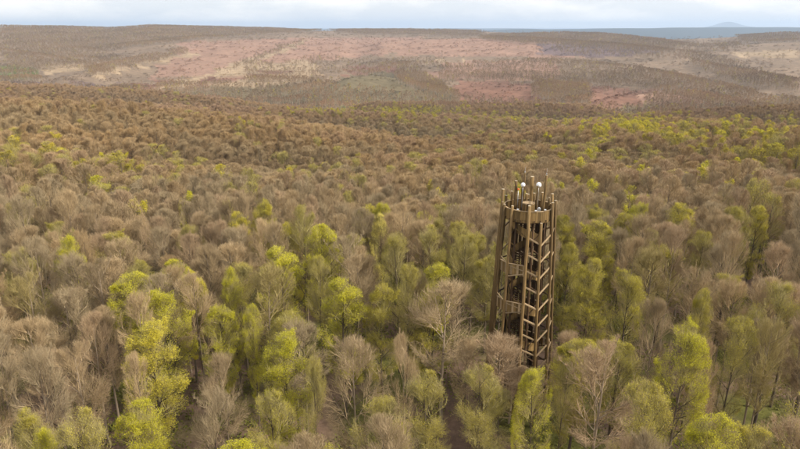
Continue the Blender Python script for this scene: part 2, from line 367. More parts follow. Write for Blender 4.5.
# ------------------------------------------------------------------ the lookout tower
TX, TY = 16.75, 78.0
cvec = np.array([-TX, -TY]) / math.hypot(TX, TY); rvec = np.array([-cvec[1], cvec[0]])
if rvec[0] < 0: rvec = -rvec
RIM_Z = 30.9
def rad(z): return 3.36 + (RIM_Z - z) * 0.043 if z < RIM_Z else 3.36 - (z - RIM_Z) * 0.0
def TP(theta, r, z):
    t = R_(theta); p = r * (math.cos(t) * cvec + math.sin(t) * rvec)
    return Vector((p[0], p[1], z))
def tube_mesh(name, a, b, r0, r1, mats, n=10, seed=0, cap=True, segs=4, wob=.03):
    """log: a wobbly tapered tube, with a paler cut end on top"""
    g = np.random.default_rng(seed)
    a, b = Vector(a), Vector(b); d = (b - a).normalized(); u = d.orthogonal().normalized(); v = d.cross(u)
    V = []; 
    for i in range(segs + 1):
        t = i / segs; c = a.lerp(b, t) + u * g.normal(0, wob if 0 < i < segs else 0) + v * g.normal(0, wob if 0 < i < segs else 0)
        rr = (r0 * (1 - t) + r1 * t) * (1 + g.normal(0, .03))
        for k in range(n):
            an = 2 * math.pi * k / n; V.append(c + u * math.cos(an) * rr + v * math.sin(an) * rr)
    F = []
    for i in range(segs):
        for k in range(n): F.append((i*n+k, i*n+(k+1) % n, (i+1)*n+(k+1) % n, (i+1)*n+k))
    me = bpy.data.meshes.new(name)
    F2 = F + [tuple(range(segs*n, segs*n+n)), tuple(reversed(range(n)))]
    me.from_pydata([tuple(x) for x in V], [], F2)
    for m in mats: me.materials.append(m)
    for p in me.polygons:
        p.use_smooth = len(p.vertices) == 4
    if len(mats) > 1: me.polygons[len(F)].material_index = 1
    me.update(); return me
def beam_mesh(name, a, b, w, h, mat, up=Vector((0, 0, 1))):
    """squared timber with small chamfers"""
    a, b = Vector(a), Vector(b); d = (b - a).normalized(); s = d.cross(up).normalized(); u = s.cross(d)
    c = min(w, h) * .14
    prof = [(-w/2+c, -h/2), (w/2-c, -h/2), (w/2, -h/2+c), (w/2, h/2-c), (w/2-c, h/2), (-w/2+c, h/2), (-w/2, h/2-c), (-w/2, -h/2+c)]
    V = [e + s * p + u * q for e in (a, b) for p, q in prof]
    F = [(k, (k+1) % 8, 8+(k+1) % 8, 8+k) for k in range(8)] + [tuple(reversed(range(8))), tuple(range(8, 16))]
    me = bpy.data.meshes.new(name); me.from_pydata([tuple(x) for x in V], [], F); me.materials.append(mat); me.update(); return me
def center_obj(name, me, parent):
    """put the origin of the piece at its own middle"""
    co = np.empty(len(me.vertices) * 3, np.float32); me.vertices.foreach_get('co', co); co = co.reshape(-1, 3); c = (co.max(0) + co.min(0)) / 2
    me.vertices.foreach_set('co', (co - c).ravel()); me.update()
    o = link(name, me, parent); o.location = c.tolist(); return o
tower = empty('lookout_tower', (TX, TY, 0))
tag(tower, 'tall wooden lookout tower of round poles with ring platform rising above the forest', 'tower')
def pole(theta, top, r=.15, z0=-.5, foot=None, seed=0):
    b = TP(theta, rad(0), z0); t = TP(theta, rad(min(top, RIM_Z)), top)
    if foot: b = foot
    return center_obj('pole', tube_mesh('pole', b, t, r * 1.12, r, (M['log'], M['cut_end']), seed=seed, segs=8), tower)
PA = [(2, .85), (30, -1.45), (62, .95), (89, .85), (118, 1.3), (150, .7), (182, .6), (212, .5), (243, .75), (274, 2.05), (296, .35), (324, .55)]
for i, (th, up_) in enumerate(PA): pole(th, RIM_Z + up_, r=.2 if i in (0, 9) else .18, seed=i)
pole(280, RIM_Z + .4, r=.14, seed=40, foot=TP(281, rad(0) - .1, -.5))
# inner ring, carrying the stair
IN = [(20, 2.2), (80, 2.2), (140, 2.2), (200, 2.2), (260, 2.2), (320, 2.2)]
for i, (th, r) in enumerate(IN):
    center_obj('inner_pole', tube_mesh('inner_pole', TP(th, r + .35, -.5), TP(th, r, RIM_Z - 1.3), .15, .12, (M['dark_shade_wood'],), seed=60 + i, segs=6), tower)
# tall poles standing up out of the platform, a little uneven
def from_px(px, d):  # sideways offset of a pole that stands d metres nearer than the axis
    return ((px - 528.7) / 7.72)
TALL = [(514.9, -.9, 2.95, .19), (521.6, -1.1, 2.5, .15), (523.0, -1.9, 3.85, .12), (530.6, -1.2, 3.55, .24), (536.3, -.2, 2.6, .12), (543.0, 1.1, 4.35, .16), (526.0, -2.5, .9, .17), (533.5, -2.6, 1.0, .17), (511, -2.2, 1.2, .16), (541, -2.0, 1.3, .16), (548, -1.0, .9, .15)]
tall_tops = []
for i, (px, fwd, up_, r) in enumerate(TALL):
    s = from_px(px, fwd); p = fwd * cvec + s * rvec
    a = Vector((p[0], p[1], RIM_Z - 1.28)); b = Vector((p[0] + .12 * (s > 1.5), p[1], RIM_Z + up_))
    center_obj('platform_pole', tube_mesh('platform_pole', a, b, r * 1.1, r, (M['log'], M['cut_end']), seed=80 + i), tower)
    tall_tops.append(b)
# top ring platform: floor boards, joist ring, parapet of upright planks with a cap rail
FZ = RIM_Z - 1.3
for i in range(24):
    t0 = i * 15; a = TP(t0, 1.15, FZ); b = TP(t0, 3.3, FZ)
    center_obj('joist', beam_mesh('joist', a, b, .1, .18, M['dark_shade_wood']), tower)
for i in range(-11, 12):
    u = i * .29; half = math.sqrt(max(0.2, 3.24 ** 2 - (abs(u) + .14) ** 2))
    inner = math.sqrt(max(0, .95 ** 2 - u * u)) if abs(u) < .95 else 0
    for s in ((-1, 1) if inner else (0,)):
        if s == 0: p0, p1 = -half, half
        elif s < 0: p0, p1 = -half, -inner
        else: p0, p1 = inner, half
        a = p0 * np.array(cvec) + u * rvec; b = p1 * np.array(cvec) + u * rvec
        center_obj('floor_board', beam_mesh('floor_board', (a[0], a[1], FZ + .115), (b[0], b[1], FZ + .115), .27, .045, M['plank']), tower)
def parapet(parent, t0, t1, r, ztop, zbot, n, mat='plank', cap=True):
    g = np.random.default_rng(int(t0 * 7 + ztop * 11) % 9999 + 5)
    for i in range(n):
        a = t0 + (t1 - t0) * (i + .04) / n; b = t0 + (t1 - t0) * (i + .96) / n
        zt = ztop - .05 + g.normal(0, .012); zb = zbot + g.normal(0, .025); rr = r + g.normal(0, .008)
        pts = [TP(a, rr, zb), TP(b, rr, zb), TP(b, rr + .045, zb), TP(a, rr + .045, zb)]
        V = [tuple(p) for p in pts] + [(p.x, p.y, zt) for p in pts]
        me = bpy.data.meshes.new('plank'); me.from_pydata(V, [], [(0,3,2,1),(4,5,6,7),(0,1,5,4),(1,2,6,5),(2,3,7,6),(3,0,4,7)]); me.materials.append(M[mat])
        center_obj('plank', me, parent)
    if cap:
        k = max(4, n // 3)
        for i in range(k):
            a = TP(t0 + (t1 - t0) * i / k, r + .02, ztop); b = TP(t0 + (t1 - t0) * (i + 1) / k - .3, r + .02, ztop)
            center_obj('rail', beam_mesh('rail', a, b, .2, .06, M['brace']), parent)
parapet(tower, 0, 360, 3.14, RIM_Z, RIM_Z - 1.5, 62)
for i in range(6):
    u = -.62 + i * .25; h_ = math.sqrt(max(.05, .76 ** 2 - u * u)); a = -h_ * np.array(cvec) + u * rvec; b = h_ * np.array(cvec) + u * rvec
    center_obj('hatch_board', beam_mesh('hatch_board', (a[0], a[1], RIM_Z + .36), (b[0], b[1], RIM_Z + .36), .235, .045, M['brace']), tower)
for k in range(12):   # outer ledger under the planks
    a = TP(PA[k][0], 3.05, RIM_Z - 1.52); b = TP(PA[(k + 1) % 12][0], 3.05, RIM_Z - 1.52)
    center_obj('ledger', beam_mesh('ledger', a, b, .12, .2, M['dark_shade_wood']), tower)
# boarded core hatch cabin on the platform where the stair comes out
parapet(tower, 0, 345, .78, RIM_Z + .3, FZ + .14, 18)
# chevron bracing on the bays that have it
def brace(t0, z0, t1, z1, r=.075):
    a = TP(t0, rad(z0) - .02, z0); b = TP(t1, rad(z1) - .02, z1)
    center_obj('brace', beam_mesh('brace', a, b, r * 1.9, r * 2.8, M['brace']), tower)
bz = 27.6
while bz > 1.5:
    brace(2, bz, 30, bz - 1.0); brace(30, bz - 1.25, 62, bz + .05)
    brace(118, bz, 150, bz - 1.1); brace(150, bz - 1.1, 182, bz)
    bz -= 2.22
bz = 28.4
while bz > 1.5:
    brace(212, bz, 182, bz - 1.2); brace(243, bz - 1.2, 212, bz)
    brace(89, bz - .9, 118, bz); brace(62, bz - 1.1, 89, bz - .3, .05)
    bz -= 3.3
bz = 27.9
while bz > 1.5:   # lighter ties on the open, balcony side
    brace(324, bz - 5.9, 362, bz - 5.2, .05); brace(296, bz - 3.6, 324, bz - 4.3, .05); brace(324, bz - 4.4, 362, bz - 4.9, .04)
    bz -= 5.25
for li, (za, zb) in enumerate(((-.3, 5.6), (5.75, 11.6), (11.75, 17.6), (17.75, 23.4), (23.55, 29.2))):   # dark boards added behind the stair for the shade of the interior
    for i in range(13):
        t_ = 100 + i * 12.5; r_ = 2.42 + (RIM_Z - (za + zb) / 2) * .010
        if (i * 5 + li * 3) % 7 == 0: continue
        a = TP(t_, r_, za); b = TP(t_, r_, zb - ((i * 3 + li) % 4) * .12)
        center_obj('shade_board', beam_mesh('shade_board', a, b, .05, .40, M['dark_shade_wood'], up=TP(t_ + 90, 1, 0)), tower)
bz = 28.2; q_ = 0
while bz > 2:   # cross braces between the inner poles
    for i in range(6):
        t0, t1 = IN[i][0], IN[i][0] + 60
        if i == 5 and q_ % 2: continue
        a = TP(t0, 2.3, bz - (0 if (i + q_) % 2 else 1.7)); b = TP(t1, 2.3, bz - (1.7 if (i + q_) % 2 else 0))
        center_obj('inner_brace', beam_mesh('inner_brace', a, b, .09, .15, M['plank' if i % 2 else 'dark_shade_wood']), tower)
    bz -= 2.6; q_ += 1
# ring beams, balconies
for z in (25.0, 20.0, 14.8, 9.6, 4.4):
    for k in range(12):
        a = TP(PA[k][0], rad(z) - .2, z - 2.1); b = TP(PA[(k + 1) % 12][0], rad(z) - .2, z - 2.1)
        if PA[k][0] in (2, 30): continue
        center_obj('ring_beam', beam_mesh('ring_beam', a, b, .12, .16, M['dark_shade_wood']), tower)
for z in (23.75, 18.5, 13.3, 8.1):
    bal = empty('balcony', (0, 0, 0)); bal.parent = tower
    r = rad(z) - .32
    for (ta, tb, nn) in ((-63, -37, 6), (-35, 1, 8)):
        A, B = TP(ta, r + .28, z), TP(tb, r + .28, z); dd = (B - A)
        for i in range(nn):
            a = A + dd * ((i + .05) / nn); b = A + dd * ((i + .95) / nn); m_ = (a + b) / 2
            center_obj('plank', beam_mesh('plank', (m_.x, m_.y, z - 1.45), (m_.x, m_.y, z - .04), .05, (b - a).length, M['brace'] if (i * 7 + int(z)) % 3 == 0 else M['plank'], up=dd), bal)
        center_obj('rail', beam_mesh('rail', A + Vector((0, 0, .02)), B + Vector((0, 0, .02)), .2, .07, M['brace']), bal)
    for i in range(7):
        rr = 2.25 + i * (r - 2.3) / 6.5
        for s in range(3):
            a = TP(-62 + s * 20, rr, z - 1.25); b = TP(-62 + (s + 1) * 20 - .4, rr, z - 1.25)
            center_obj('floor_board', beam_mesh('floor_board', a, b, (r - 2.3) / 6.5 - .02, .05, M['plank']), bal)
    # turned landings on the other sides
    lan = empty('landing', (0, 0, 0)); lan.parent = tower
    parapet(lan, 118, 182, r - .2, z - 2.2, z - 3.5, 10)
    for i in range(5):
        a = TP(120, 2.3 + i * .28, z - 3.3); b = TP(150, 2.3 + i * .28, z - 3.3); c = TP(180, 2.3 + i * .28, z - 3.3)
        center_obj('floor_board', beam_mesh('floor_board', a, b, .25, .05, M['plank']), lan)
        center_obj('floor_board', beam_mesh('floor_board', b, c, .25, .05, M['plank']), lan)
# spiral stair with a boarded balustrade
stair = empty('staircase', (0, 0, 0)); stair.parent = tower
PER = 5.25; RISE = .21; ns = int((FZ - .2) / RISE); dth = 360 * RISE / PER
center_obj('newel', tube_mesh('newel', (0, 0, -.4), (0, 0, FZ - .1), .22, .2, (M['dark_shade_wood'],), segs=8), stair)
def wedge(t, dt, r0, r1, z, h):
    pts = [TP(t, r0, z), TP(t + dt, r0, z), TP(t + dt, r1, z), TP(t, r1, z)]
    V = [tuple(p) for p in pts] + [(p.x, p.y, z + h) for p in pts]
    me = bpy.data.meshes.new('tread'); me.from_pydata(V, [], [(0,1,2,3),(7,6,5,4),(0,4,5,1),(1,5,6,2),(2,6,7,3),(3,7,4,0)]); me.materials.append(M['dark_shade_wood']); return me
for i in range(ns):
    t = 90 - i * dth - 40; z = .2 + i * RISE
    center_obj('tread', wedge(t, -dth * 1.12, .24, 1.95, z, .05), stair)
for i in range(ns):
    t = 90 - i * dth - 40; z = .2 + i * RISE
    if i % 1 == 0:
        pts = [TP(t, 1.98, z - .22), TP(t - dth * .93, 1.98, z - .22 + RISE * .9), TP(t - dth * .93, 2.02, z - .22 + RISE * .9), TP(t, 2.02, z - .22)]
        V = [tuple(p) for p in pts] + [(p.x, p.y, p.z + 1.22) for p in pts]
        me = bpy.data.meshes.new('balustrade_board'); me.from_pydata(V, [], [(0,1,2,3),(7,6,5,4),(0,4,5,1),(1,5,6,2),(2,6,7,3),(3,7,4,0)]); me.materials.append(M['plank'])
        center_obj('balustrade_board', me, stair)

# things fixed on the tower's top: each a thing of its own
def uv_ball(name, r, zs=1.0, n=20, m=12, mat=None, z0=-1.0):
    V = []; F = []
    for i in range(m + 1):
        ph = -math.pi / 2 + math.pi * i / m
        for k in range(n):
            th = 2 * math.pi * k / n; V.append((r*math.cos(ph)*math.cos(th), r*math.cos(ph)*math.sin(th), max(r*math.sin(ph)*zs, z0 * r)))
    for i in range(m):
        for k in range(n): F.append((i*n+k, i*n+(k+1) % n, (i+1)*n+(k+1) % n, (i+1)*n+k))
    me = bpy.data.meshes.new(name); me.from_pydata(V, [], F); me.materials.append(mat)
    for p in me.polygons: p.use_smooth = True
    me.update(); return me
def dome(px, fwd, zc, r, label):
    s = from_px(px, fwd); p = fwd * cvec + s * rvec
    t = empty('antenna_dome', (TX + p[0], TY + p[1], RIM_Z - 1.16)); tag(t, label, 'antenna', 'white antenna domes on the tower top')
    h = zc - (RIM_Z - 1.16)
    link('mast', tube_mesh('mast', (0, 0, 0), (0, 0, h - r * .6), .045, .04, (M['steel'],), n=10, wob=0), t)
    o = link('radome', uv_ball('radome', r, 1.05, mat=M['white'], z0=-.72), t); o.location = (0, 0, h)
    o = link('base_plate', tube_mesh('base_plate', (0, 0, h - r * .86), (0, 0, h - r * .66), r * .62, r * .72, (M['steel'],), n=18, wob=0, segs=1), t)
dome(521.9, -.75, RIM_Z + 2.5, .29, 'smaller white round antenna dome on tower top, beside the orange lamp')
dome(537.4, -.7, RIM_Z + 2.6, .34, 'larger white round antenna dome on tower top, right of the thick middle pole')
def whip(b, h, label):
    t = empty('whip_antenna', (TX + b.x, TY + b.y, b.z)); tag(t, label, 'antenna', 'thin whip antennas on the tower top')
    link('mount', tube_mesh('mount', (0, 0, 0), (0, 0, .22), .05, .04, (M['steel'],), n=8, wob=0, segs=1), t)
    link('rod', tube_mesh('rod', (0, 0, .22), (.05, 0, h), .011, .006, (M['white'],), n=6, wob=.004), t)
whip(tall_tops[5], .9, 'thin whip antenna on the tallest pole at right of the tower top')
whip(tall_tops[2], .8, 'thin whip antenna on the slim pole behind the smaller white dome')
def lamp(b, label):
    t = empty('warning_lamp', (TX + b[0], TY + b[1], RIM_Z - 1.16)); tag(t, label, 'lamp')
    h = b[2] + .5 - RIM_Z + 1.16
    link('mast', tube_mesh('mast', (0, 0, 0), (0, 0, h), .04, .035, (M['steel'],), n=8, wob=0, segs=1), t)
    o = link('lens', uv_ball('lens', .15, 1.1, 14, 8, M['orange'], z0=-.6), t); o.location = (0, 0, h + .1)
p = -.6 * cvec + from_px(517.6, 0) * rvec; q = -.9 * cvec + from_px(514.9, 0) * rvec
lamp((p[0], p[1], RIM_Z + 1.3), 'orange warning lamp on tower top between tall left pole and the smaller dome')
# coin telescope looking dish on the platform edge
p = 2.6 * cvec + from_px(538.8, 0) * rvec
t = empty('viewing_scope', (TX + p[0], TY + p[1], FZ + .14)); tag(t, 'small round pale viewing scope on a post inside the tower parapet', 'telescope')
link('post', tube_mesh('post', (0, 0, 0), (0, 0, 1.25), .06, .05, (M['steel'],), n=10, wob=0), t)
f = TP(0, 1, 0)
link('head', tube_mesh('head', (-f.x*.2, -f.y*.2, 1.42), (f.x*.25, f.y*.25, 1.42), .2, .25, (M['white'], M['steel']), n=16, wob=0, segs=2), t)
# small pale floodlights on the rail
for i, (th, lab) in enumerate(((-24, 'small white floodlight on the platform rail left of the front pole'), (17, 'small white floodlight on the platform rail just right of the front pole'), (41, 'small white floodlight on the platform rail nearest the right-hand poles'))):
    b = TP(th, 3.18, RIM_Z + .03)
    t = empty('floodlight', (TX + b.x, TY + b.y, b.z), 0); tag(t, lab, 'floodlight', 'small floodlights on the platform rail')
    link('stem', tube_mesh('stem', (0, 0, 0), (0, 0, .08), .03, .03, (M['steel'],), n=8, wob=0, segs=1), t)
    o = link('housing', beam_mesh('housing', (-.13, 0, .14), (.13, 0, .14), .12, .13, M['white']), t)
    o.rotation_euler = (0, 0, math.atan2(rvec[1], rvec[0]))

# ------------------------------------------------------------------ trees
def unit(v): return v / np.maximum(np.linalg.norm(v, axis=-1, keepdims=True), 1e-9)
def ell_dist(P, D, c, rad3):
    """distance along D from P (inside) to the crown's outline"""
    p = (P - c) / rad3; d = D / rad3
    a = (d * d).sum(-1); b = (p * d).sum(-1); cc = (p * p).sum(-1) - 1
    disc = np.maximum(b * b - a * cc, 0)
    return np.maximum((-b + np.sqrt(disc)) / a, 0)
def spawn(g, PP, n, t0, t1, spread, up, nseg, c, rad3, lenf, maxlen, minlen, curve=.25, ob=.18):
    """children for a set of parents PP (m,k,3): returns (m*n, nseg+1, 3) and start fractions"""
    m, k, _ = PP.shape
    t = (t0 + (t1 - t0) * ((np.arange(n)[None, :] + g.uniform(0, 1, (m, n))) / n))
    f = t * (k - 1); i = np.clip(f.astype(int), 0, k - 2); fr = (f - i)[..., None]
    mi = np.arange(m)[:, None]
    A = PP[mi, i]; B = PP[mi, i + 1]
    P0 = A * (1 - fr) + B * fr
    d = unit(B - A)
    rnd = unit(g.normal(size=(m, n, 3)))
    side = unit(rnd - (rnd * d).sum(-1, keepdims=True) * d)
    an = g.normal(spread, .18, (m, n, 1))
    out = unit(P0 - c + np.array([0, 0, .25 * rad3[2]]))
    D = unit(d * np.cos(an) + side * np.sin(an) + out * ob + np.array([0, 0, up]))
    ed = ell_dist(P0, D, c, rad3)
    E = P0 + D * ed[..., None] - c; ph = np.arctan2(E[..., 1], E[..., 0]); ez = E[..., 2] / rad3[2]; q = float(rad3[0] * 97 % 6.28)   # uneven lobes instead of a smooth dome
    ed = ed * np.clip(.86 + .20 * np.sin(3 * ph + q + 2.2 * ez) + .14 * np.sin(5 * ph - 2 * q + 4 * ez) - .16 * np.maximum(ez, 0) ** 2 * np.sin(2 * ph + q), .45, 1.25)
    ln = np.minimum(ed * g.uniform(.62, 1.12, (m, n)), maxlen * (1.15 - lenf * t) * g.uniform(.7, 1.15, (m, n)))
    ln = np.maximum(ln, minlen)
    s = np.linspace(0, 1, nseg + 1)
    bend = unit(g.normal(size=(m, n, 3))) * curve
    Q = P0[:, :, None, :] + (D[:, :, None, :] * s[None, None, :, None] + (bend[:, :, None, :] * .35 + np.array([0, 0, curve * .5])) * (s ** 2)[None, None, :, None]) * ln[..., None, None]
    return Q.reshape(m * n, nseg + 1, 3), t.reshape(-1)
def tubes(P, r0, r1, sides):
    """P (m,k,3), r0,r1 (m,) -> verts, quads"""
    m, k, _ = P.shape
    D = np.gradient(P, axis=1); D = unit(D)
    ref = np.where(np.abs(D[..., 2:3]) > .9, np.array([1., 0, 0]), np.array([0, 0, 1.]))
    U = unit(np.cross(D, ref)); W = np.cross(D, U)
    s = np.linspace(0, 1, k)[None, :]; rr = r0[:, None] * (1 - s) + r1[:, None] * s
    an = 2 * np.pi * np.arange(sides) / sides
    V = P[:, :, None, :] + rr[:, :, None, None] * (U[:, :, None, :] * np.cos(an)[:, None] + W[:, :, None, :] * np.sin(an)[:, None])
    idx = np.arange(m * k * sides).reshape(m, k, sides); nx = np.roll(idx, -1, axis=2)
    q = np.stack([idx[:, :-1], nx[:, :-1], nx[:, 1:], idx[:, 1:]], -1).reshape(-1, 4)
    return V.reshape(-1, 3), q
def strips(g, P, w0, w1):
    m, k, _ = P.shape
    D = unit(P[:, -1] - P[:, 0]); S = unit(np.cross(D, g.normal(size=(m, 3))))
    s = np.linspace(0, 1, k)[None, :, None]; w = (w0 * (1 - s) + w1 * s) / 2
    V = np.stack([P - S[:, None] * w, P + S[:, None] * w], 2)
    idx = np.arange(m * k * 2).reshape(m, k, 2)
    q = np.stack([idx[:, :-1, 0], idx[:, :-1, 1], idx[:, 1:, 1], idx[:, 1:, 0]], -1).reshape(-1, 4)
    return V.reshape(-1, 3), q
def leaves(g, C, size, flat=.5):
    m = len(C)
    n = unit(g.normal(size=(m, 3)) + np.array([0, 0, 1.6 * flat])); u = unit(np.cross(n, g.normal(size=(m, 3)))); v = np.cross(n, u)
    s = size * g.uniform(.6, 1.3, (m, 1))
    V = np.stack([C - u * s * .55, C - v * s * .33 + u * s * .05, C + u * s * .55, C + v * s * .33 + u * s * .05], 1)
    return V.reshape(-1, 3), np.arange(m * 4).reshape(m, 4)
def join(parts):
    Vs = []; Fs = []; mi = []; off = 0
    for V, F, k in parts:
        Vs.append(V); Fs.append(F + off); off += len(V); mi.append(np.full(len(F), k))
    return np.vstack(Vs), Fs, np.concatenate(mi)
def make_tree(seed, H=20., R=3.6, base=.42, n=(15, 8, 7, 7), leaf=0, leaf_size=.12, twig_w=.016, lod=0, upness=.55, lobes=4, mats=('bark', 'twig', 'leaf'), flat=.5, trunk_r=.2):
    g = np.random.default_rng(seed)
    zc = H * (base + 1) / 2 * 1.0; hz = H * (1 - base) / 2 * 1.02
    c = np.array([0, 0, zc]); rad3 = np.array([R * g.uniform(.9, 1.1), R * g.uniform(.9, 1.1), hz])
    k = 9 if lod == 0 else 4
    s = np.linspace(0, 1, k)
    lean = g.normal(0, .25, 2)
    tr = np.zeros((1, k, 3)); tr[0, :, 2] = s * H * .93 - .3 * (s == 0)
    tr[0, :, 0] = lean[0] * s + np.sin(s * 5 + g.uniform(0, 6)) * .12; tr[0, :, 1] = lean[1] * s + np.sin(s * 4 + g.uniform(0, 6)) * .12
    n1, n2, n3, n4 = n
    L1, t1 = spawn(g, tr, n1, base * .82, .97, .85, upness * .42, 5 if lod == 0 else 2, c, rad3, .3, R * 1.7, .6, curve=.22)
    # lobes: scale crown outline unevenly by direction
    L2, t2 = spawn(g, L1, n2, .22, 1.0, .75, upness * .3, 4 if lod == 0 else 2, c, rad3, .45, R * .75, .35, ob=.4)
    L3, t3 = spawn(g, L2, n3, .15, 1.0, .85, upness * .25, 2 if lod == 0 else 1, c, rad3 * 1.03, .3, R * .36, .25, ob=.4)
    wood_parts = []
    V, F = tubes(tr, np.array([trunk_r]), np.array([.03]), 9 if lod == 0 else 4); wood_parts.append((V, F, 0))
    V, F = tubes(L1, .40 * trunk_r * (1.25 - t1), np.full(len(L1), .02), 6 if lod == 0 else 3); wood_parts.append((V, F, 0))
    crown = []
    tw = twig_w
    if lod == 0:
        V, F = tubes(L2, .046 * (1.3 - t2), np.full(len(L2), .013), 4); crown.append((V, F, 0))
        V, F = tubes(L3, np.full(len(L3), .016), np.full(len(L3), .006), 3); crown.append((V, F, 0))
    elif lod == 1:
        V, F = strips(g, L2, .07, .03); crown.append((V, F, 0))
        V, F = strips(g, L3, tw * 1.2, tw); crown.append((V, F, 0))
    if n4:
        L4, t4 = spawn(g, L3, n4, .08, 1.0, .95, upness * .3, 2 if lod == 0 else 1, c, rad3 * 1.06, .3, .75 if lod == 0 else .95, .22, curve=.3, ob=.35)
        V, F = strips(g, L4, tw, tw * .5); crown.append((V, F, 0))
    else: L4 = L3
    if leaf:
        f = g.uniform(.3, 1.05, (len(L4), leaf, 1)); C = (L4[:, None, 0] * (1 - f) + L4[:, None, -1] * f + g.normal(0, .05 + leaf_size * .4, (len(L4), leaf, 3))).reshape(-1, 3)
        # leave some sprays thin so the crown has gaps
        hv = np.sin(C[:, 0] * 1.7 + seed) + np.sin(C[:, 1] * 1.9 + seed * 2) + np.sin(C[:, 2] * 1.5 + seed * 3)
        if flat > .9: hv = hv * .5 + 1.5 * np.sin(C[:, 2] * 3.1 + 1.3 * np.sin(np.arctan2(C[:, 1], C[:, 0]) * 2 + seed))   # leaves lie in tiers
        C = C[(hv + g.normal(0, .8, len(C))) > -1.0]
        V, F = leaves(g, C, leaf_size, flat); crown.append((V, F, 1))
    V, F, mi = join(wood_parts); tm = np_mesh('tree_trunk', V, F, [M[mats[0]]], smooth=lod == 0)
    V, F, mi = join(crown); cm = np_mesh('tree_crown', V, F, [M[mats[1]], M[mats[2]]], mi)
    return tm, cm
def make_far(name, seed, bark='bark_far', tw='twig_far', **kw):
    tm, cm = make_tree(seed, mats=(bark, tw, 'leaf_far'), **kw)
    bm = bmesh.new(); bm.from_mesh(tm); nb = len(bm.faces)
    bm.from_mesh(cm); me = bpy.data.meshes.new(name)
    bm.faces.ensure_lookup_table()
    for i, f in enumerate(bm.faces):
        f.material_index = 0 if i < nb else f.material_index + 1
    bm.to_mesh(me); bm.free()
    for m in (bark, tw, 'leaf_far'): me.materials.append(M[m])
    bpy.data.meshes.remove(tm); bpy.data.meshes.remove(cm)
    return bpy.data.objects.new(name, me)

# near variants: kind -> list of (trunk mesh, crown mesh, height, crown radius)
VAR = {'bare': [], 'bud': [], 'leafy': []}
for s, (R, base, up) in enumerate([(3.6, .46, .6), (3.3, .52, .8), (4.0, .44, .45), (3.0, .55, .9), (3.8, .48, .6), (3.4, .42, .7)]):
    VAR['bare'].append(make_tree(200 + s, 20, R, base, (18, 8, 8, 8), upness=up, twig_w=.0105) + (20, R))
for s, (R, base, up) in enumerate([(3.5, .40, .6), (3.1, .36, .75), (3.8, .42, .45), (3.3, .48, .6), (2.9, .32, .5)]):
    VAR['bud'].append(make_tree(300 + s, 20, R, base, (17, 8, 8, 7), upness=up, leaf=4, leaf_size=.056, twig_w=.013, mats=('bark', 'twig_bud', 'leaf')) + (20, R))
for s, (R, base, up) in enumerate([(3.2, .28, .25), (2.8, .24, .35), (3.5, .34, .2), (3.0, .26, .4), (3.3, .38, .3)]):
    VAR['leafy'].append(make_tree(400 + s, 20, R, base, (24, 9, 7, 5), upness=up, leaf=9, leaf_size=.076, twig_w=.013, flat=1.0, mats=('bark', 'twig_bud', 'leaf')) + (20, R))

TINT = {'brown': (.96, .92, .84), 'pink': (1.03, .95, .91), 'grey': (.90, .90, .86), 'beige': (1.12, 1.06, .95), 'dark': (.74, .71, .66), 'warm': (1.0, .92, .78),
        'olive': (.95, .97, .62)}
LEAFT = {'lime': (.98, 1.0, .5), 'yellow': (1.0, .95, .8), 'olive': (.78, .74, .7), 'dull': (.98, .92, .95), 'pale': (1.3, 1.25, 2.4)}

def solve_r(px, py, H):
    a = azim(px, py); td = tan_dep(px, py); r = (CAM_Z - H) / td
    for _ in range(25):
        zg = float(height(np.array([r * math.sin(a)]), np.array([r * math.cos(a)]))[0])
        r = .5 * r + .5 * (CAM_Z - H - zg) / td
    return r * math.sin(a), r * math.cos(a)
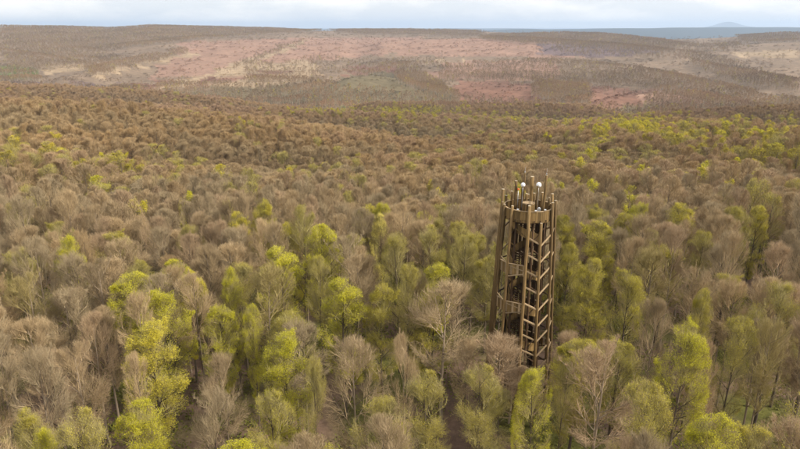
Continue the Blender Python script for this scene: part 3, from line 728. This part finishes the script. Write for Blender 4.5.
# the trees one can pick out: column, row of the top, width in photo pixels, height, kind, tint, label
HAND = [
 (160, 292, 54, 20, 'leafy', 'lime', 'bright lime tree with broad crown, upper of two left of a small round lime one'),
 (217, 305, 40, 19, 'leafy', 'lime', 'small round lime tree right of the broad bright pair on the left'),
 (150, 327, 62, 20, 'leafy', 'yellow', 'wide yellow-lime tree in front of the upper bright lime tree at left'),
 (250, 307, 24, 19, 'leafy', 'lime', 'narrow pointed lime tree right of the small round lime tree'),
 (285, 338, 54, 20, 'leafy', 'lime', 'vivid lime tree with layered sprays, below centre left'),
 (341, 281, 52, 21, 'leafy', 'lime', 'tall lime tree with domed crown left of the big greyish tree'),
 (283, 248, 48, 21, 'leafy', 'lime', 'lime tree with jagged top at the back of the bright group'),
 (318, 258, 34, 20, 'bud', 'dull', 'pale budding tree right of the jagged lime tree'),
 (265, 268, 62, 21, 'bare', 'olive', 'broad bare olive-grey tree in front of the jagged lime tree'),
 (383, 288, 38, 20, 'leafy', 'olive', 'thin olive-lime tree just left of the big greyish tree'),
 (140, 408, 66, 19, 'leafy', 'lime', 'bright lime tree cut off by the bottom edge at left'),
 (446, 280, 84, 22, 'bare', 'brown', 'big greyish-brown bare tree with domed crown left of the tower'),
 (355, 343, 74, 21, 'bare', 'brown', 'big bare tree with fan of branches in the middle foreground'),
 (402, 338, 36, 21, 'bare', 'beige', 'slim pale bare tree between the fan-shaped one and the big greyish one'),
 (536, 374, 44, 19, 'leafy', 'lime', 'narrow vivid lime tree below the foot of the tower'),
 (480, 366, 56, 20, 'bud', 'dull', 'budding greyish tree in front of the tangled pink tree'),
 (430, 372, 56, 20, 'bud', 'dull', 'budding greenish-grey tree in the foreground under the big greyish tree'),
 (600, 224, 44, 21, 'leafy', 'olive', 'yellow-green tree highest of the group right of the tower'),
 (590, 264, 42, 22, 'leafy', 'olive', 'tall yellow-green tree with bare lower trunk right of the tower'),
 (629, 274, 44, 21, 'leafy', 'olive', 'yellow-green tree with flat layers, rightmost of the group beside the tower'),
 (568, 246, 34, 20, 'leafy', 'olive', 'olive tree directly behind the right side of the tower'),
 (606, 350, 88, 21, 'bare', 'pink', 'big pinkish bare tree in the foreground right of the tower'),
 (688, 330, 58, 22, 'leafy', 'lime', 'tall bright lime tree in the right foreground'),
 (703, 291, 26, 21, 'leafy', 'olive', 'slender lime tree behind the tall one in the right foreground'),
 (740, 316, 44, 21, 'bud', 'yellow', 'yellowish budding tree right of the slender lime tree'),
 (772, 322, 46, 21, 'bare', 'olive', 'greenish bare tree near the right edge, beside the yellowish one'),
 (712, 340, 34, 20, 'bare', 'pink', 'grey-pink bare tree between the tall lime and yellowish trees at right'),
 (652, 248, 48, 21, 'bare', 'olive', 'bare greenish tree behind the layered yellow-green tree'),
 (497, 318, 62, 16.5, 'bare', 'pink', 'tangled pinkish bare tree against the left foot of the tower'),
 (528, 346, 44, 10.5, 'bare', 'pink', 'low pink tangle of branches at the front foot of the tower'),
 (382, 217, 22, 20, 'leafy', 'pale', 'small pale whitish-green tree in the brown wood above the lime group'),
 (42, 430, 40, 19, 'leafy', 'lime', 'lime tree top at the bottom left corner'),
 (76, 344, 60, 20, 'bare', 'beige', 'pale brown bare tree left of the wide yellow-lime tree'),
 (272, 392, 50, 19, 'bud', 'yellow', 'yellowish budding tree at the bottom below the vivid lime tree'),
 (312, 356, 30, 20, 'bud', 'dull', 'slim budding tree between the vivid lime tree and the fan-shaped tree'),
 (225, 352, 50, 20, 'bare', 'brown', 'rounded brown bare tree between the wide yellow-lime and vivid lime trees'),
 (132, 356, 36, 19, 'bare', 'beige', 'small domed bare tree just under the wide yellow-lime tree'),
 (207, 392, 46, 19, 'bare', 'grey', 'grey-brown bare tree in the foreground left of the yellowish budding one'),
 (98, 262, 50, 21, 'bare', 'dark', 'dark bare tree beside the gap in the wood at far left'),
 (24, 276, 50, 21, 'bare', 'olive', 'greenish-brown bare tree at the left edge'),
 (760, 208, 26, 19, 'leafy', 'yellow', 'small yellow-green tree standing out of the brown wood at right'),
 (702, 232, 34, 19, 'bud', 'olive', 'dull olive budding tree in the brown wood right of the yellow-green group'),
 (430, 228, 36, 20, 'bud', 'yellow', 'yellowish budding tree behind the big greyish tree, left of the tower'),
 (462, 238, 36, 20, 'bud', 'olive', 'olive budding tree between the tower and the yellowish budding one'),
 (232, 272, 26, 20, 'leafy', 'lime', 'small lime tree left of the broad olive-grey tree'),
 (370, 380, 0, 0, '', '', ''),
 (660, 300, 40, 21, 'bare', 'brown', 'brown bare tree between the layered and the slender trees at right'),
 (565, 362, 34, 18, 'bud', 'dull', 'low budding tree right of the narrow vivid lime tree'),
 (512, 366, 38, 9, 'bare', 'pink', 'small bushy bare tree in the glade before the tower'),
 (468, 340, 44, 14, 'bare', 'beige', 'short pale bare tree between the domed greyish one and the pink tangle'),
 (503, 392, 40, 13, 'bud', 'dull', 'short budding tree in the glade below the pink tangle'),
]
TREES = []   # x, y, z, H, R, kind, tint, label
for (px, py, w, H, kind, tint, lab) in HAND:
    if not kind: continue
    if 'foot of the tower' in lab and 'pink' in lab:
        rr = 70.5 if H > 12 else 73.0
        a = azim(px, py); x, y = rr * math.sin(a), rr * math.cos(a)
    else: x, y = solve_r(float(px), float(py), H)
    z = float(height(np.array([x]), np.array([y]))[0])
    slant = y * CP - (z + H * .75 - CAM_Z) * SP
    TREES.append([x, y, z, H, w * slant / FPX / 2, kind, tint, lab])
NH = len(TREES)
# fields of colour in the wood, placed by where they stand
FIELD = [ # px, py, sx, sy, p_leafy, p_bud
  (290, 310, 110, 60, .62, .33), (170, 345, 70, 60, .58, .3), (60, 430, 90, 40, .10, .3), (270, 430, 150, 50, .38, .42), (480, 430, 130, 55, .12, .75), (590, 270, 50, 60, .55, .3),
  (700, 350, 80, 60, .28, .42), (450, 240, 60, 20, .0, .7), (790, 400, 60, 60, .15, .5), (100, 152, 50, 8, .2, .25), (40, 145, 40, 7, .25, .3), (160, 165, 40, 7, .3, .2),
  (700, 128, 60, 8, .6, .35), (640, 122, 40, 7, .6, .3), (775, 145, 45, 9, .7, .3), (720, 165, 40, 8, .15, .2), (430, 160, 40, 6, .08, .2), (560, 140, 60, 8, .03, .25),
  (500, 116, 90, 5, .06, .3), (400, 108, 60, 3, .5, .3), (760, 215, 30, 12, .2, .3), (800, 240, 40, 40, .1, .3), (30, 210, 30, 20, .05, .25), (640, 150, 60, 8, .04, .2), (780, 120, 30, 7, .3, .3)]
def kinds(px, py, g):
    pl = np.full(len(px), .006); pb = np.full(len(px), .045)
    for fx, fy, sx, sy, a, b in FIELD:
        w = np.exp(-((px - fx) / sx) ** 2 / 2 - ((py - fy) / sy) ** 2 / 2)
        pl = np.maximum(pl, a * w); pb = np.maximum(pb, b * w)
    u = g.uniform(size=len(px))
    return np.where(u < pl, 2, np.where(u < pl + pb, 1, 0))
# random wood
g = np.random.default_rng(42)
def hexgrid(r0, r1, sp, half, g, jit=.33):
    n = int(2 * r1 / sp) + 2; m = int(r1 / (sp * .866)) + 2
    ii, jj = np.meshgrid(np.arange(n) - n // 2, np.arange(-2, m))
    x = (ii + .5 * (jj % 2)) * sp; y = jj * sp * .866
    x = (x + g.normal(0, jit * sp * .6, x.shape)).ravel(); y = (y + g.normal(0, jit * sp * .6, y.shape)).ravel()
    r = np.hypot(x, y); az = np.abs(np.arctan2(x, y))
    k = (r > r0) & (r <= r1) & (az < half)
    return x[k], y[k]
SPN = 5.7
x, y = hexgrid(40, 195, SPN, R_(41), g)
order = np.argsort(np.hypot(x, y)); x, y = x[order], y[order]
hx = np.array([t[0] for t in TREES]); hy = np.array([t[1] for t in TREES]); hr = np.array([t[4] for t in TREES])
d = np.hypot(x[:, None] - hx, y[:, None] - hy)
keep = (d > (hr * .75 + 1.9)).all(1)
keep &= np.hypot(x - TX, y - TY) > 8.2
# nothing tall just in front of the tower (a glade around its foot)
u = (x - TX) * rvec[0] + (y - TY) * rvec[1]; v = (x - TX) * cvec[0] + (y - TY) * cvec[1]
keep &= ~((np.abs(u + .6) < 6.0) & (v > 0) & (v < 26))
x, y = x[keep], y[keep]; z = height(x, y)
Hh = g.normal(20.0, 1.5, len(x)) + 1.0 * wavenoise(x, y, 40, seed=51); Rr = g.uniform(2.5, 3.9, len(x))
px, py = project(x, y, z + Hh)
# keep the crowns of the marked trees open to the tower side of the wood
ok = np.ones(len(x), bool); dist = np.hypot(x, y)
for t in TREES:
    hx_, hy_ = project(np.array(t[0]), np.array(t[1]), np.array(t[2] + t[3])); hd = math.hypot(t[0], t[1])
    ppm = FPX / (t[1] * CP + (CAM_Z - t[3]) * SP)
    ok &= ~((np.abs(px - hx_) < .54 * (t[4] + Rr) * ppm) & (dist < hd) & (py < hy_ + (.42 if t[5] == 'leafy' else .25) * t[3] * ppm))
x, y, z, Hh, Rr, px, py = (q[ok] for q in (x, y, z, Hh, Rr, px, py))
kk = kinds(px, py, g)
rnds = g.uniform(size=(len(x), 3))
near = []; far_rows = []
inview = (px > -30) & (px < 830)
cnt = 0
wn = wavenoise(x, y, 70, seed=52)
for i in range(len(x)):
    k = ['bare', 'bud', 'leafy'][kk[i]]
    if k == 'bare': tn = ['brown', 'pink', 'grey', 'beige', 'warm', 'dark'][int(np.clip(rnds[i, 0] * 4.2 + wn[i] * .5, 0, 5))]
    elif k == 'bud': tn = ['dull', 'olive', 'yellow'][int(rnds[i, 0] * 2.99)]
    else: tn = ['lime', 'yellow', 'olive'][int(rnds[i, 0] * 2.99)]
    row = [x[i], y[i], z[i], Hh[i], Rr[i], k, tn, None]
    if inview[i] and cnt < 300 - NH: near.append(row); cnt += 1
    else: far_rows.append(row)
print('near trees', len(near) + NH, 'out to', max(math.hypot(t[0], t[1]) for t in near))

# words for the trees of the wood: what each looks like and the marked tree it stands beside
LOOK = {('bare','brown'):'bare brown tree',('bare','pink'):'bare pinkish-brown tree',('bare','grey'):'bare grey-brown tree',('bare','beige'):'bare beige tree',('bare','dark'):'dark bare tree',
 ('bare','warm'):'bare russet-brown tree',('bare','olive'):'bare olive tree',('bud','dull'):'greyish budding tree',('bud','olive'):'olive budding tree',('bud','yellow'):'yellowish budding tree',
 ('leafy','lime'):'lime-green leafy tree',('leafy','yellow'):'yellow-green leafy tree',('leafy','olive'):'olive-green leafy tree',('leafy','pale'):'pale leafy tree'}
SHORT = ['the broad upper lime tree', 'the small round lime tree', 'the wide yellow-lime tree', 'the narrow pointed lime tree', 'the vivid layered lime tree', 'the domed lime tree', 'the jagged-topped lime tree', 'the pale budding tree',
 'the broad olive-grey tree', 'the thin olive-lime tree', 'the lime tree cut by the bottom edge', 'the big greyish domed tree', 'the fan-shaped bare tree', 'the slim pale bare tree', 'the narrow vivid lime tree', 'the budding tree before the pink tangle',
 'the greenish-grey budding tree', 'the highest yellow-green tree', 'the bare-trunked yellow-green tree', 'the layered yellow-green tree', 'the olive tree behind the tower', 'the big pinkish tree', 'the tall lime tree at right', 'the slender lime tree',
 'the yellowish tree at right', 'the greenish tree by the right edge', 'the grey-pink tree', 'the greenish tree behind the layers', 'the tangled pink tree', 'the low pink tangle', 'the pale whitish tree', 'the bottom-left corner lime tree',
 'the pale brown tree at left', 'the yellowish bottom tree', 'the slim budding tree', 'the rounded brown tree', 'the small domed bare tree', 'the grey-brown foreground tree', 'the dark tree by the gap', 'the left-edge greenish tree',
 'the small yellow-green tree at right', 'the dull olive tree at right', 'the yellowish tree behind the big greyish one', 'the olive tree beside the tower', 'the small lime tree at left', 'the brown tree between', 'the low budding tree by the tower', 'the small bushy tree before the tower', 'the short pale tree by the tangle', 'the short budding tree below the tangle']
used = {t[7]: 1 for t in TREES}
hp = [project(np.array(t[0]), np.array(t[1]), np.array(t[2] + t[3])) for t in TREES]
ORD = ['', 'second ', 'third ', 'fourth ', 'fifth ', 'sixth ', 'seventh ', 'eighth ', 'ninth ', 'tenth ', 'eleventh ', 'twelfth ', 'thirteenth ', 'fourteenth ', 'fifteenth ']
for t in near:
    p = project(np.array(t[0]), np.array(t[1]), np.array(t[2] + t[3]))
    dd = [math.hypot(t[0] - h[0], t[1] - h[1]) for h in TREES[:NH]]; j = int(np.argmin(dd))
    ddx, ddy = p[0] - hp[j][0], p[1] - hp[j][1]
    side = 'left' if ddx < 0 else 'right'
    if abs(ddx) < 14: rel = 'straight behind' if ddy < 0 else 'straight in front of'
    elif ddy < -12: rel = 'up and %s of' % side
    elif ddy > 12: rel = 'down and %s of' % side
    else: rel = '%s of' % side
    size = 'broad ' if t[4] > 3.75 else ('narrow ' if t[4] < 3.2 else '')
    key = '%s%s %s %s' % (size, LOOK[(t[5], t[6])], rel, SHORT[j])
    key = key if len(key.split()) < 13 else key.replace('up and ', '').replace('down and ', '')
    if len(key.split()) > 12: key = key.replace('the wood', 'wood').replace('trees at', 'at').replace('broad ', '', 1)
    if len(key.split()) > 13: key = ' '.join(w for w in key.split() if w != 'the')
    n_ = used.get(key, 0); used[key] = n_ + 1
    key = key.replace('straight ', '')
    t[7] = key if n_ == 0 else '%s%s%s' % (ORD[min(n_, 14)], key, ', further back' if len(key.split()) < 13 else '')
TREES += near
gt = np.random.default_rng(5)
for i, (x_, y_, z_, H, R, kind, tint, lab) in enumerate(TREES):
    vs = VAR[kind]; v = vs[int(gt.integers(len(vs)))]
    cat_name = {'bare': 'bare_tree', 'bud': 'budding_tree', 'leafy': 'leafy_tree'}[kind]
    t = empty(cat_name, (x_, y_, z_), gt.uniform(0, 6.28))
    sxy = R / v[3]; t.scale = (sxy, sxy * gt.uniform(.92, 1.08), H / v[2])
    t.rotation_euler[0] = gt.normal(0, .02); t.rotation_euler[1] = gt.normal(0, .02)
    tag(t, lab, 'tree', {'bare': 'leafless trees of the wood', 'bud': 'trees coming into bud in the wood', 'leafy': 'trees in fresh yellow-green leaf'}[kind])
    tr_ = link('trunk', v[0], t); cr_ = link('crown', v[1], t)
    b = gt.uniform(.88, 1.12)
    if kind == 'bare': c = np.array(TINT[tint]) * b
    else: c = np.array(LEAFT[tint]) * b
    cr_.color = (*c, 1); bb = gt.uniform(.7, 2.6) if kind == 'bare' else gt.uniform(.5, 1.1); tr_.color = (bb, bb, bb, 1)

# ------------------------------------------------------------------ the rest of the forest, too many to count
src = bpy.data.collections.new('forest_tree_shapes')
shapes = []
def add_src(o): src.objects.link(o); shapes.append(o.name)
for s in range(4): add_src(make_far('a_far_bare_%d' % s, 500 + s, H=20, R=3.5 + .2 * s, base=.42, n=(14, 8, 7, 6), twig_w=.024, lod=1, upness=.65))          # 0-3
for s in range(3): add_src(make_far('b_far_bud_%d' % s, 520 + s, tw='twig_bud_far', H=20, R=3.5, base=.42, n=(13, 6, 6, 4), twig_w=.03, lod=1, upness=.6, leaf=2, leaf_size=.12))   # 4-6
for s in range(3): add_src(make_far('c_far_leafy_%d' % s, 540 + s, tw='twig_bud_far', H=20, R=3.4, base=.34, n=(12, 6, 5, 3), twig_w=.03, lod=1, upness=.4, leaf=5, leaf_size=.2))  # 7-9
for s in range(3): add_src(make_far('d_hill_bare_%d' % s, 560 + s, bark='bark_hill', H=20, R=3.4, base=.5, n=(9, 5, 4, 0), twig_w=.13, lod=1, upness=.7, trunk_r=.26))   # 10-12
for s in range(2): add_src(make_far('e_hill_leafy_%d' % s, 580 + s, tw='twig_bud_far', H=20, R=3.4, base=.4, n=(8, 4, 4, 0), twig_w=.12, lod=1, upness=.5, leaf=1, leaf_size=.7))   # 13-14
for s in range(2): add_src(make_far('f_scrub_%d' % s, 590 + s, H=20, R=10.0, base=.02, n=(10, 5, 4, 0), twig_w=.5, lod=1, upness=.6, trunk_r=.1))   # 15-16

def scatter(name, P, vi, rz, scl, tint, label, category):
    me = bpy.data.meshes.new(name); n = len(P)
    me.vertices.add(n); me.vertices.foreach_set('co', np.asarray(P, np.float32).ravel())
    a = me.attributes.new('vi', 'INT', 'POINT'); a.data.foreach_set('value', np.asarray(vi, np.int32))
    a = me.attributes.new('rz', 'FLOAT', 'POINT'); a.data.foreach_set('value', np.asarray(rz, np.float32))
    a = me.attributes.new('scl', 'FLOAT_VECTOR', 'POINT'); a.data.foreach_set('vector', np.asarray(scl, np.float32).ravel())
    a = me.attributes.new('tint', 'FLOAT_COLOR', 'POINT'); a.data.foreach_set('color', np.hstack([tint, np.ones((n, 1))]).astype(np.float32).ravel())
    o = link(name, me); tag(o, label, category, kind='stuff')
    ng = bpy.data.node_groups.new(name + '_nodes', 'GeometryNodeTree')
    ng.interface.new_socket('Geometry', in_out='INPUT', socket_type='NodeSocketGeometry'); ng.interface.new_socket('Geometry', in_out='OUTPUT', socket_type='NodeSocketGeometry')
    NN, LL = ng.nodes, ng.links
    gi = NN.new('NodeGroupInput'); go = NN.new('NodeGroupOutput')
    ip = NN.new('GeometryNodeInstanceOnPoints'); ci = NN.new('GeometryNodeCollectionInfo')
    ci.inputs['Collection'].default_value = src; ci.inputs['Separate Children'].default_value = True; ci.inputs['Reset Children'].default_value = True
    ip.inputs['Pick Instance'].default_value = True
    def na(nm, ty):
        q = NN.new('GeometryNodeInputNamedAttribute'); q.data_type = ty; q.inputs['Name'].default_value = nm; return [s for s in q.outputs if s.enabled and s.name == 'Attribute'][0]
    LL.new(gi.outputs[0], ip.inputs['Points']); LL.new(ci.outputs[0], ip.inputs['Instance'])
    LL.new(na('vi', 'INT'), ip.inputs['Instance Index'])
    cx = NN.new('ShaderNodeCombineXYZ'); LL.new(na('rz', 'FLOAT'), cx.inputs[2]); LL.new(cx.outputs[0], ip.inputs['Rotation'])
    LL.new(na('scl', 'FLOAT_VECTOR'), ip.inputs['Scale'])
    LL.new(ip.outputs[0], go.inputs[0])
    md = o.modifiers.new('scatter', 'NODES'); md.node_group = ng
    return o

P = []; VI = []; RZ = []; SC = []; TN = []
gf = np.random.default_rng(9)
def push(x, y, z, H, R, vi, tint, Rref=3.5):
    r_ = np.hypot(x, y); stand = 1 + .13 * np.clip(wavenoise(x, y, 230, seed=81), -1.3, 1.3)
    tint = tint * stand[:, None]
    w_ = (smooth(225, 255, r_ + 12 * wavenoise(x, y, 150, seed=82)) * (1 - smooth(470, 560, r_)))[:, None]      # shaded slope of the middle hill put into the tint, browner and darker
    tint = tint * (1 - w_ * (1 - np.array([.98, .94, .88])))
    w_ = (smooth(540, 620, r_) * (1 - smooth(1100, 1300, r_)))[:, None]      # greyer, mauve tint in the valley beyond it
    tint = tint * (1 - w_ * (1 - np.array([.94, .90, .95])))
    tint = tint * np.where(((vi >= 10) & (vi < 15))[:, None], np.array([.80, .74, .74]), 1.0)
    tint = tint * np.where(((vi >= 10) & (vi < 15) & (r_ > 1300))[:, None], .82, 1.0)
    P.append(np.stack([x, y, z - .2], 1)); VI.append(vi); RZ.append(gf.uniform(0, 6.28, len(x)))
    s = R / Rref; SC.append(np.stack([s, s, H / 20.], 1)); TN.append(tint)
BT = np.array([TINT[k] for k in ('brown', 'pink', 'grey', 'beige', 'warm', 'dark')]); LT = np.array([LEAFT['lime'], LEAFT['yellow'], LEAFT['olive']]); DT = np.array([LEAFT['dull'], LEAFT['olive'], LEAFT['yellow']])
if far_rows:
    a = far_rows; X = np.array([[t[0], t[1], t[2], t[3], t[4]] for t in a]); kidx = np.array([['bare', 'bud', 'leafy'].index(t[5]) for t in a])
    vi = np.where(kidx == 0, gf.integers(0, 4, len(a)), np.where(kidx == 1, gf.integers(4, 7, len(a)), gf.integers(7, 10, len(a))))
    tt = np.array([TINT[t[6]] if t[5] == 'bare' else LEAFT[t[6]] for t in a]) * gf.uniform(.88, 1.12, (len(a), 1))
    push(X[:, 0], X[:, 1], X[:, 2], X[:, 3], X[:, 4], vi, tt)
def forest(r0, r1, sp, half, dens=None, hill=False, Hm=19.0, Rm=3.4):
    x, y = hexgrid(r0, r1, sp, half, gf)
    if dens is not None:
        z = height(x, y); d = dens(x, y, z); k = gf.uniform(size=len(x)) < d; x, y = x[k], y[k]
    z = height(x, y)
    H = gf.normal(Hm, Hm * .06, len(x)) + wavenoise(x, y, 60, seed=51) * .8; R = gf.uniform(.75, 1.3, len(x)) * Rm
    px, py = project(x, y, z + H); kk = kinds(px, py, gf)
    tintmul = .8 if hill else 1.0
    if not hill: vi = np.where(kk == 0, gf.integers(0, 4, len(x)), np.where(kk == 1, gf.integers(4, 7, len(x)), gf.integers(7, 10, len(x))))
    else: vi = np.where(kk == 0, gf.integers(10, 13, len(x)), gf.integers(13, 15, len(x)))
    # relief shading put into the tints: pale crests, darker dips; dips also bud more
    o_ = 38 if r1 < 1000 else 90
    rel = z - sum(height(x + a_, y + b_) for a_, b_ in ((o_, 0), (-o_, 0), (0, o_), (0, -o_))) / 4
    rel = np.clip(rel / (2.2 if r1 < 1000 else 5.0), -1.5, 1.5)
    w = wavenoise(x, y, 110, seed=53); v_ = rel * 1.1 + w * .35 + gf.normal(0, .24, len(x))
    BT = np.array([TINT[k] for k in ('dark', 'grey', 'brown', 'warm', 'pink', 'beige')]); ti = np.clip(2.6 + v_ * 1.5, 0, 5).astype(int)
    if not hill:
        dip = (rel < -.45) & (gf.uniform(size=len(x)) < .16) & (kk == 0); kk = np.where(dip, 1, kk); vi = np.where(dip, gf.integers(4, 7, len(x)), vi)
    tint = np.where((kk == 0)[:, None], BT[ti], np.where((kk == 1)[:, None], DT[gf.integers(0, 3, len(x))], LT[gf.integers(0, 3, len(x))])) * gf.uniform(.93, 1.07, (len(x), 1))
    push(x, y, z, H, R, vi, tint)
    return len(x)
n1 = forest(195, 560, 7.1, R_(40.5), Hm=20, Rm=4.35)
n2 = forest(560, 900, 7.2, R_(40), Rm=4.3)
def stand_density(x, y, z):
    px, py = project(x, y, z + 9); w = 4 * wavenoise(x, y, 150, seed=61); w2 = 1.6 * wavenoise(x, y, 120, seed=62) * np.clip((py - 25) / 50, .12, 1)
    d = np.full(len(x), .010)
    for poly, dd in STAND: d = np.where(in_poly(px + w, py + w2, poly), np.maximum(d, dd), d)
    r = np.hypot(x, y); d = np.maximum(d, 1 - smooth(900, 1050, r))
    return d
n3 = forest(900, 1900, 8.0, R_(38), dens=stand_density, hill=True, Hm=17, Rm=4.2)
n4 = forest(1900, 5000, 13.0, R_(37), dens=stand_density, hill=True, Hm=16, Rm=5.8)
# young regrowth on the felled slopes: low scrub
def scrub(r0, r1, sp, R, H):
    x, y = hexgrid(r0, r1, sp, R_(38), gf); z = height(x, y); d = .2 + .2 * wavenoise(x, y, 200, seed=63); k = gf.uniform(size=len(x)) < d; x, y, z = x[k], y[k], z[k]
    c = ground_color(x, y, z) / np.array([.36, .28, .185]) * 1.1
    n = len(x); push(x, y, z, gf.uniform(.6, 1.3, n) * H, gf.uniform(.6, 1.3, n) * R, gf.integers(15, 17, n), c * gf.uniform(.8, 1.2, (n, 1)), Rref=10.)
    return n
n5 = scrub(850, 1900, 11, 5.0, 3.2); n6 = scrub(1900, 4600, 22, 10, 4.0)
print('forest', len(far_rows), n1, n2, n3, n4, 'scrub', n5, n6)
PP = np.vstack(P)
fo = scatter('forest', PP, np.concatenate(VI), np.concatenate(RZ), np.vstack(SC), np.vstack(TN), 'brown early-spring forest covering the valley and hills behind the nearer trees', 'forest')

# undergrowth below the nearer trees
def undergrowth():
    g = np.random.default_rng(77); n = 5200
    x = g.uniform(-75, 105, n * 3); y = g.uniform(35, 165, n * 3); m = wavenoise(x, y, 19, seed=71) > -.6
    x, y = x[m][:n], y[m][:n]; z = height(x, y)
    Vs = []; Fs = []; off = 0; K = 22
    C = np.stack([x, y, z], 1)[:, None, :] + g.normal(0, 1, (len(x), K, 3)) * np.array([.7, .7, .25]) + np.array([0, 0, .45])
    V, F = leaves(g, C.reshape(-1, 3), .38, .6)
    return np_mesh('undergrowth', V, [F], [M['herb']])
M['herb'] = tinted('herb_leaf', (.17, .17, .035), translucent=.3, vary=.3)
o = link('undergrowth', undergrowth()); tag(o, 'low green herbs and saplings on the leaf-littered forest floor', 'undergrowth', kind='stuff')

# ------------------------------------------------------------------ haze
HD = 4.6e-5
bm = bmesh.new(); x0, x1, y0, y1, z0, z1 = -46000, 46000, -6000, 52000, -340, 420
vs = [bm.verts.new((a, b, c)) for a in (x0, x1) for b in (y0, y1) for c in (z0, z1)]
for f in ((0,1,3,2),(4,6,7,5),(0,4,5,1),(2,3,7,6),(0,2,6,4),(1,5,7,3)): bm.faces.new([vs[i] for i in f])
me = bpy.data.meshes.new('haze'); bm.to_mesh(me); bm.free()
hm = bpy.data.materials.new('haze_air'); hm.use_nodes = True; hm.node_tree.nodes.clear()
pv = hm.node_tree.nodes.new('ShaderNodeVolumePrincipled'); pv.inputs['Color'].default_value = (.64, .79, 1.0, 1); pv.inputs['Density'].default_value = HD; pv.inputs['Anisotropy'].default_value = .2
ho = hm.node_tree.nodes.new('ShaderNodeOutputMaterial'); hm.node_tree.links.new(pv.outputs[0], ho.inputs['Volume'])
o = link('haze', me, mat=hm); tag(o, kind='stuff')
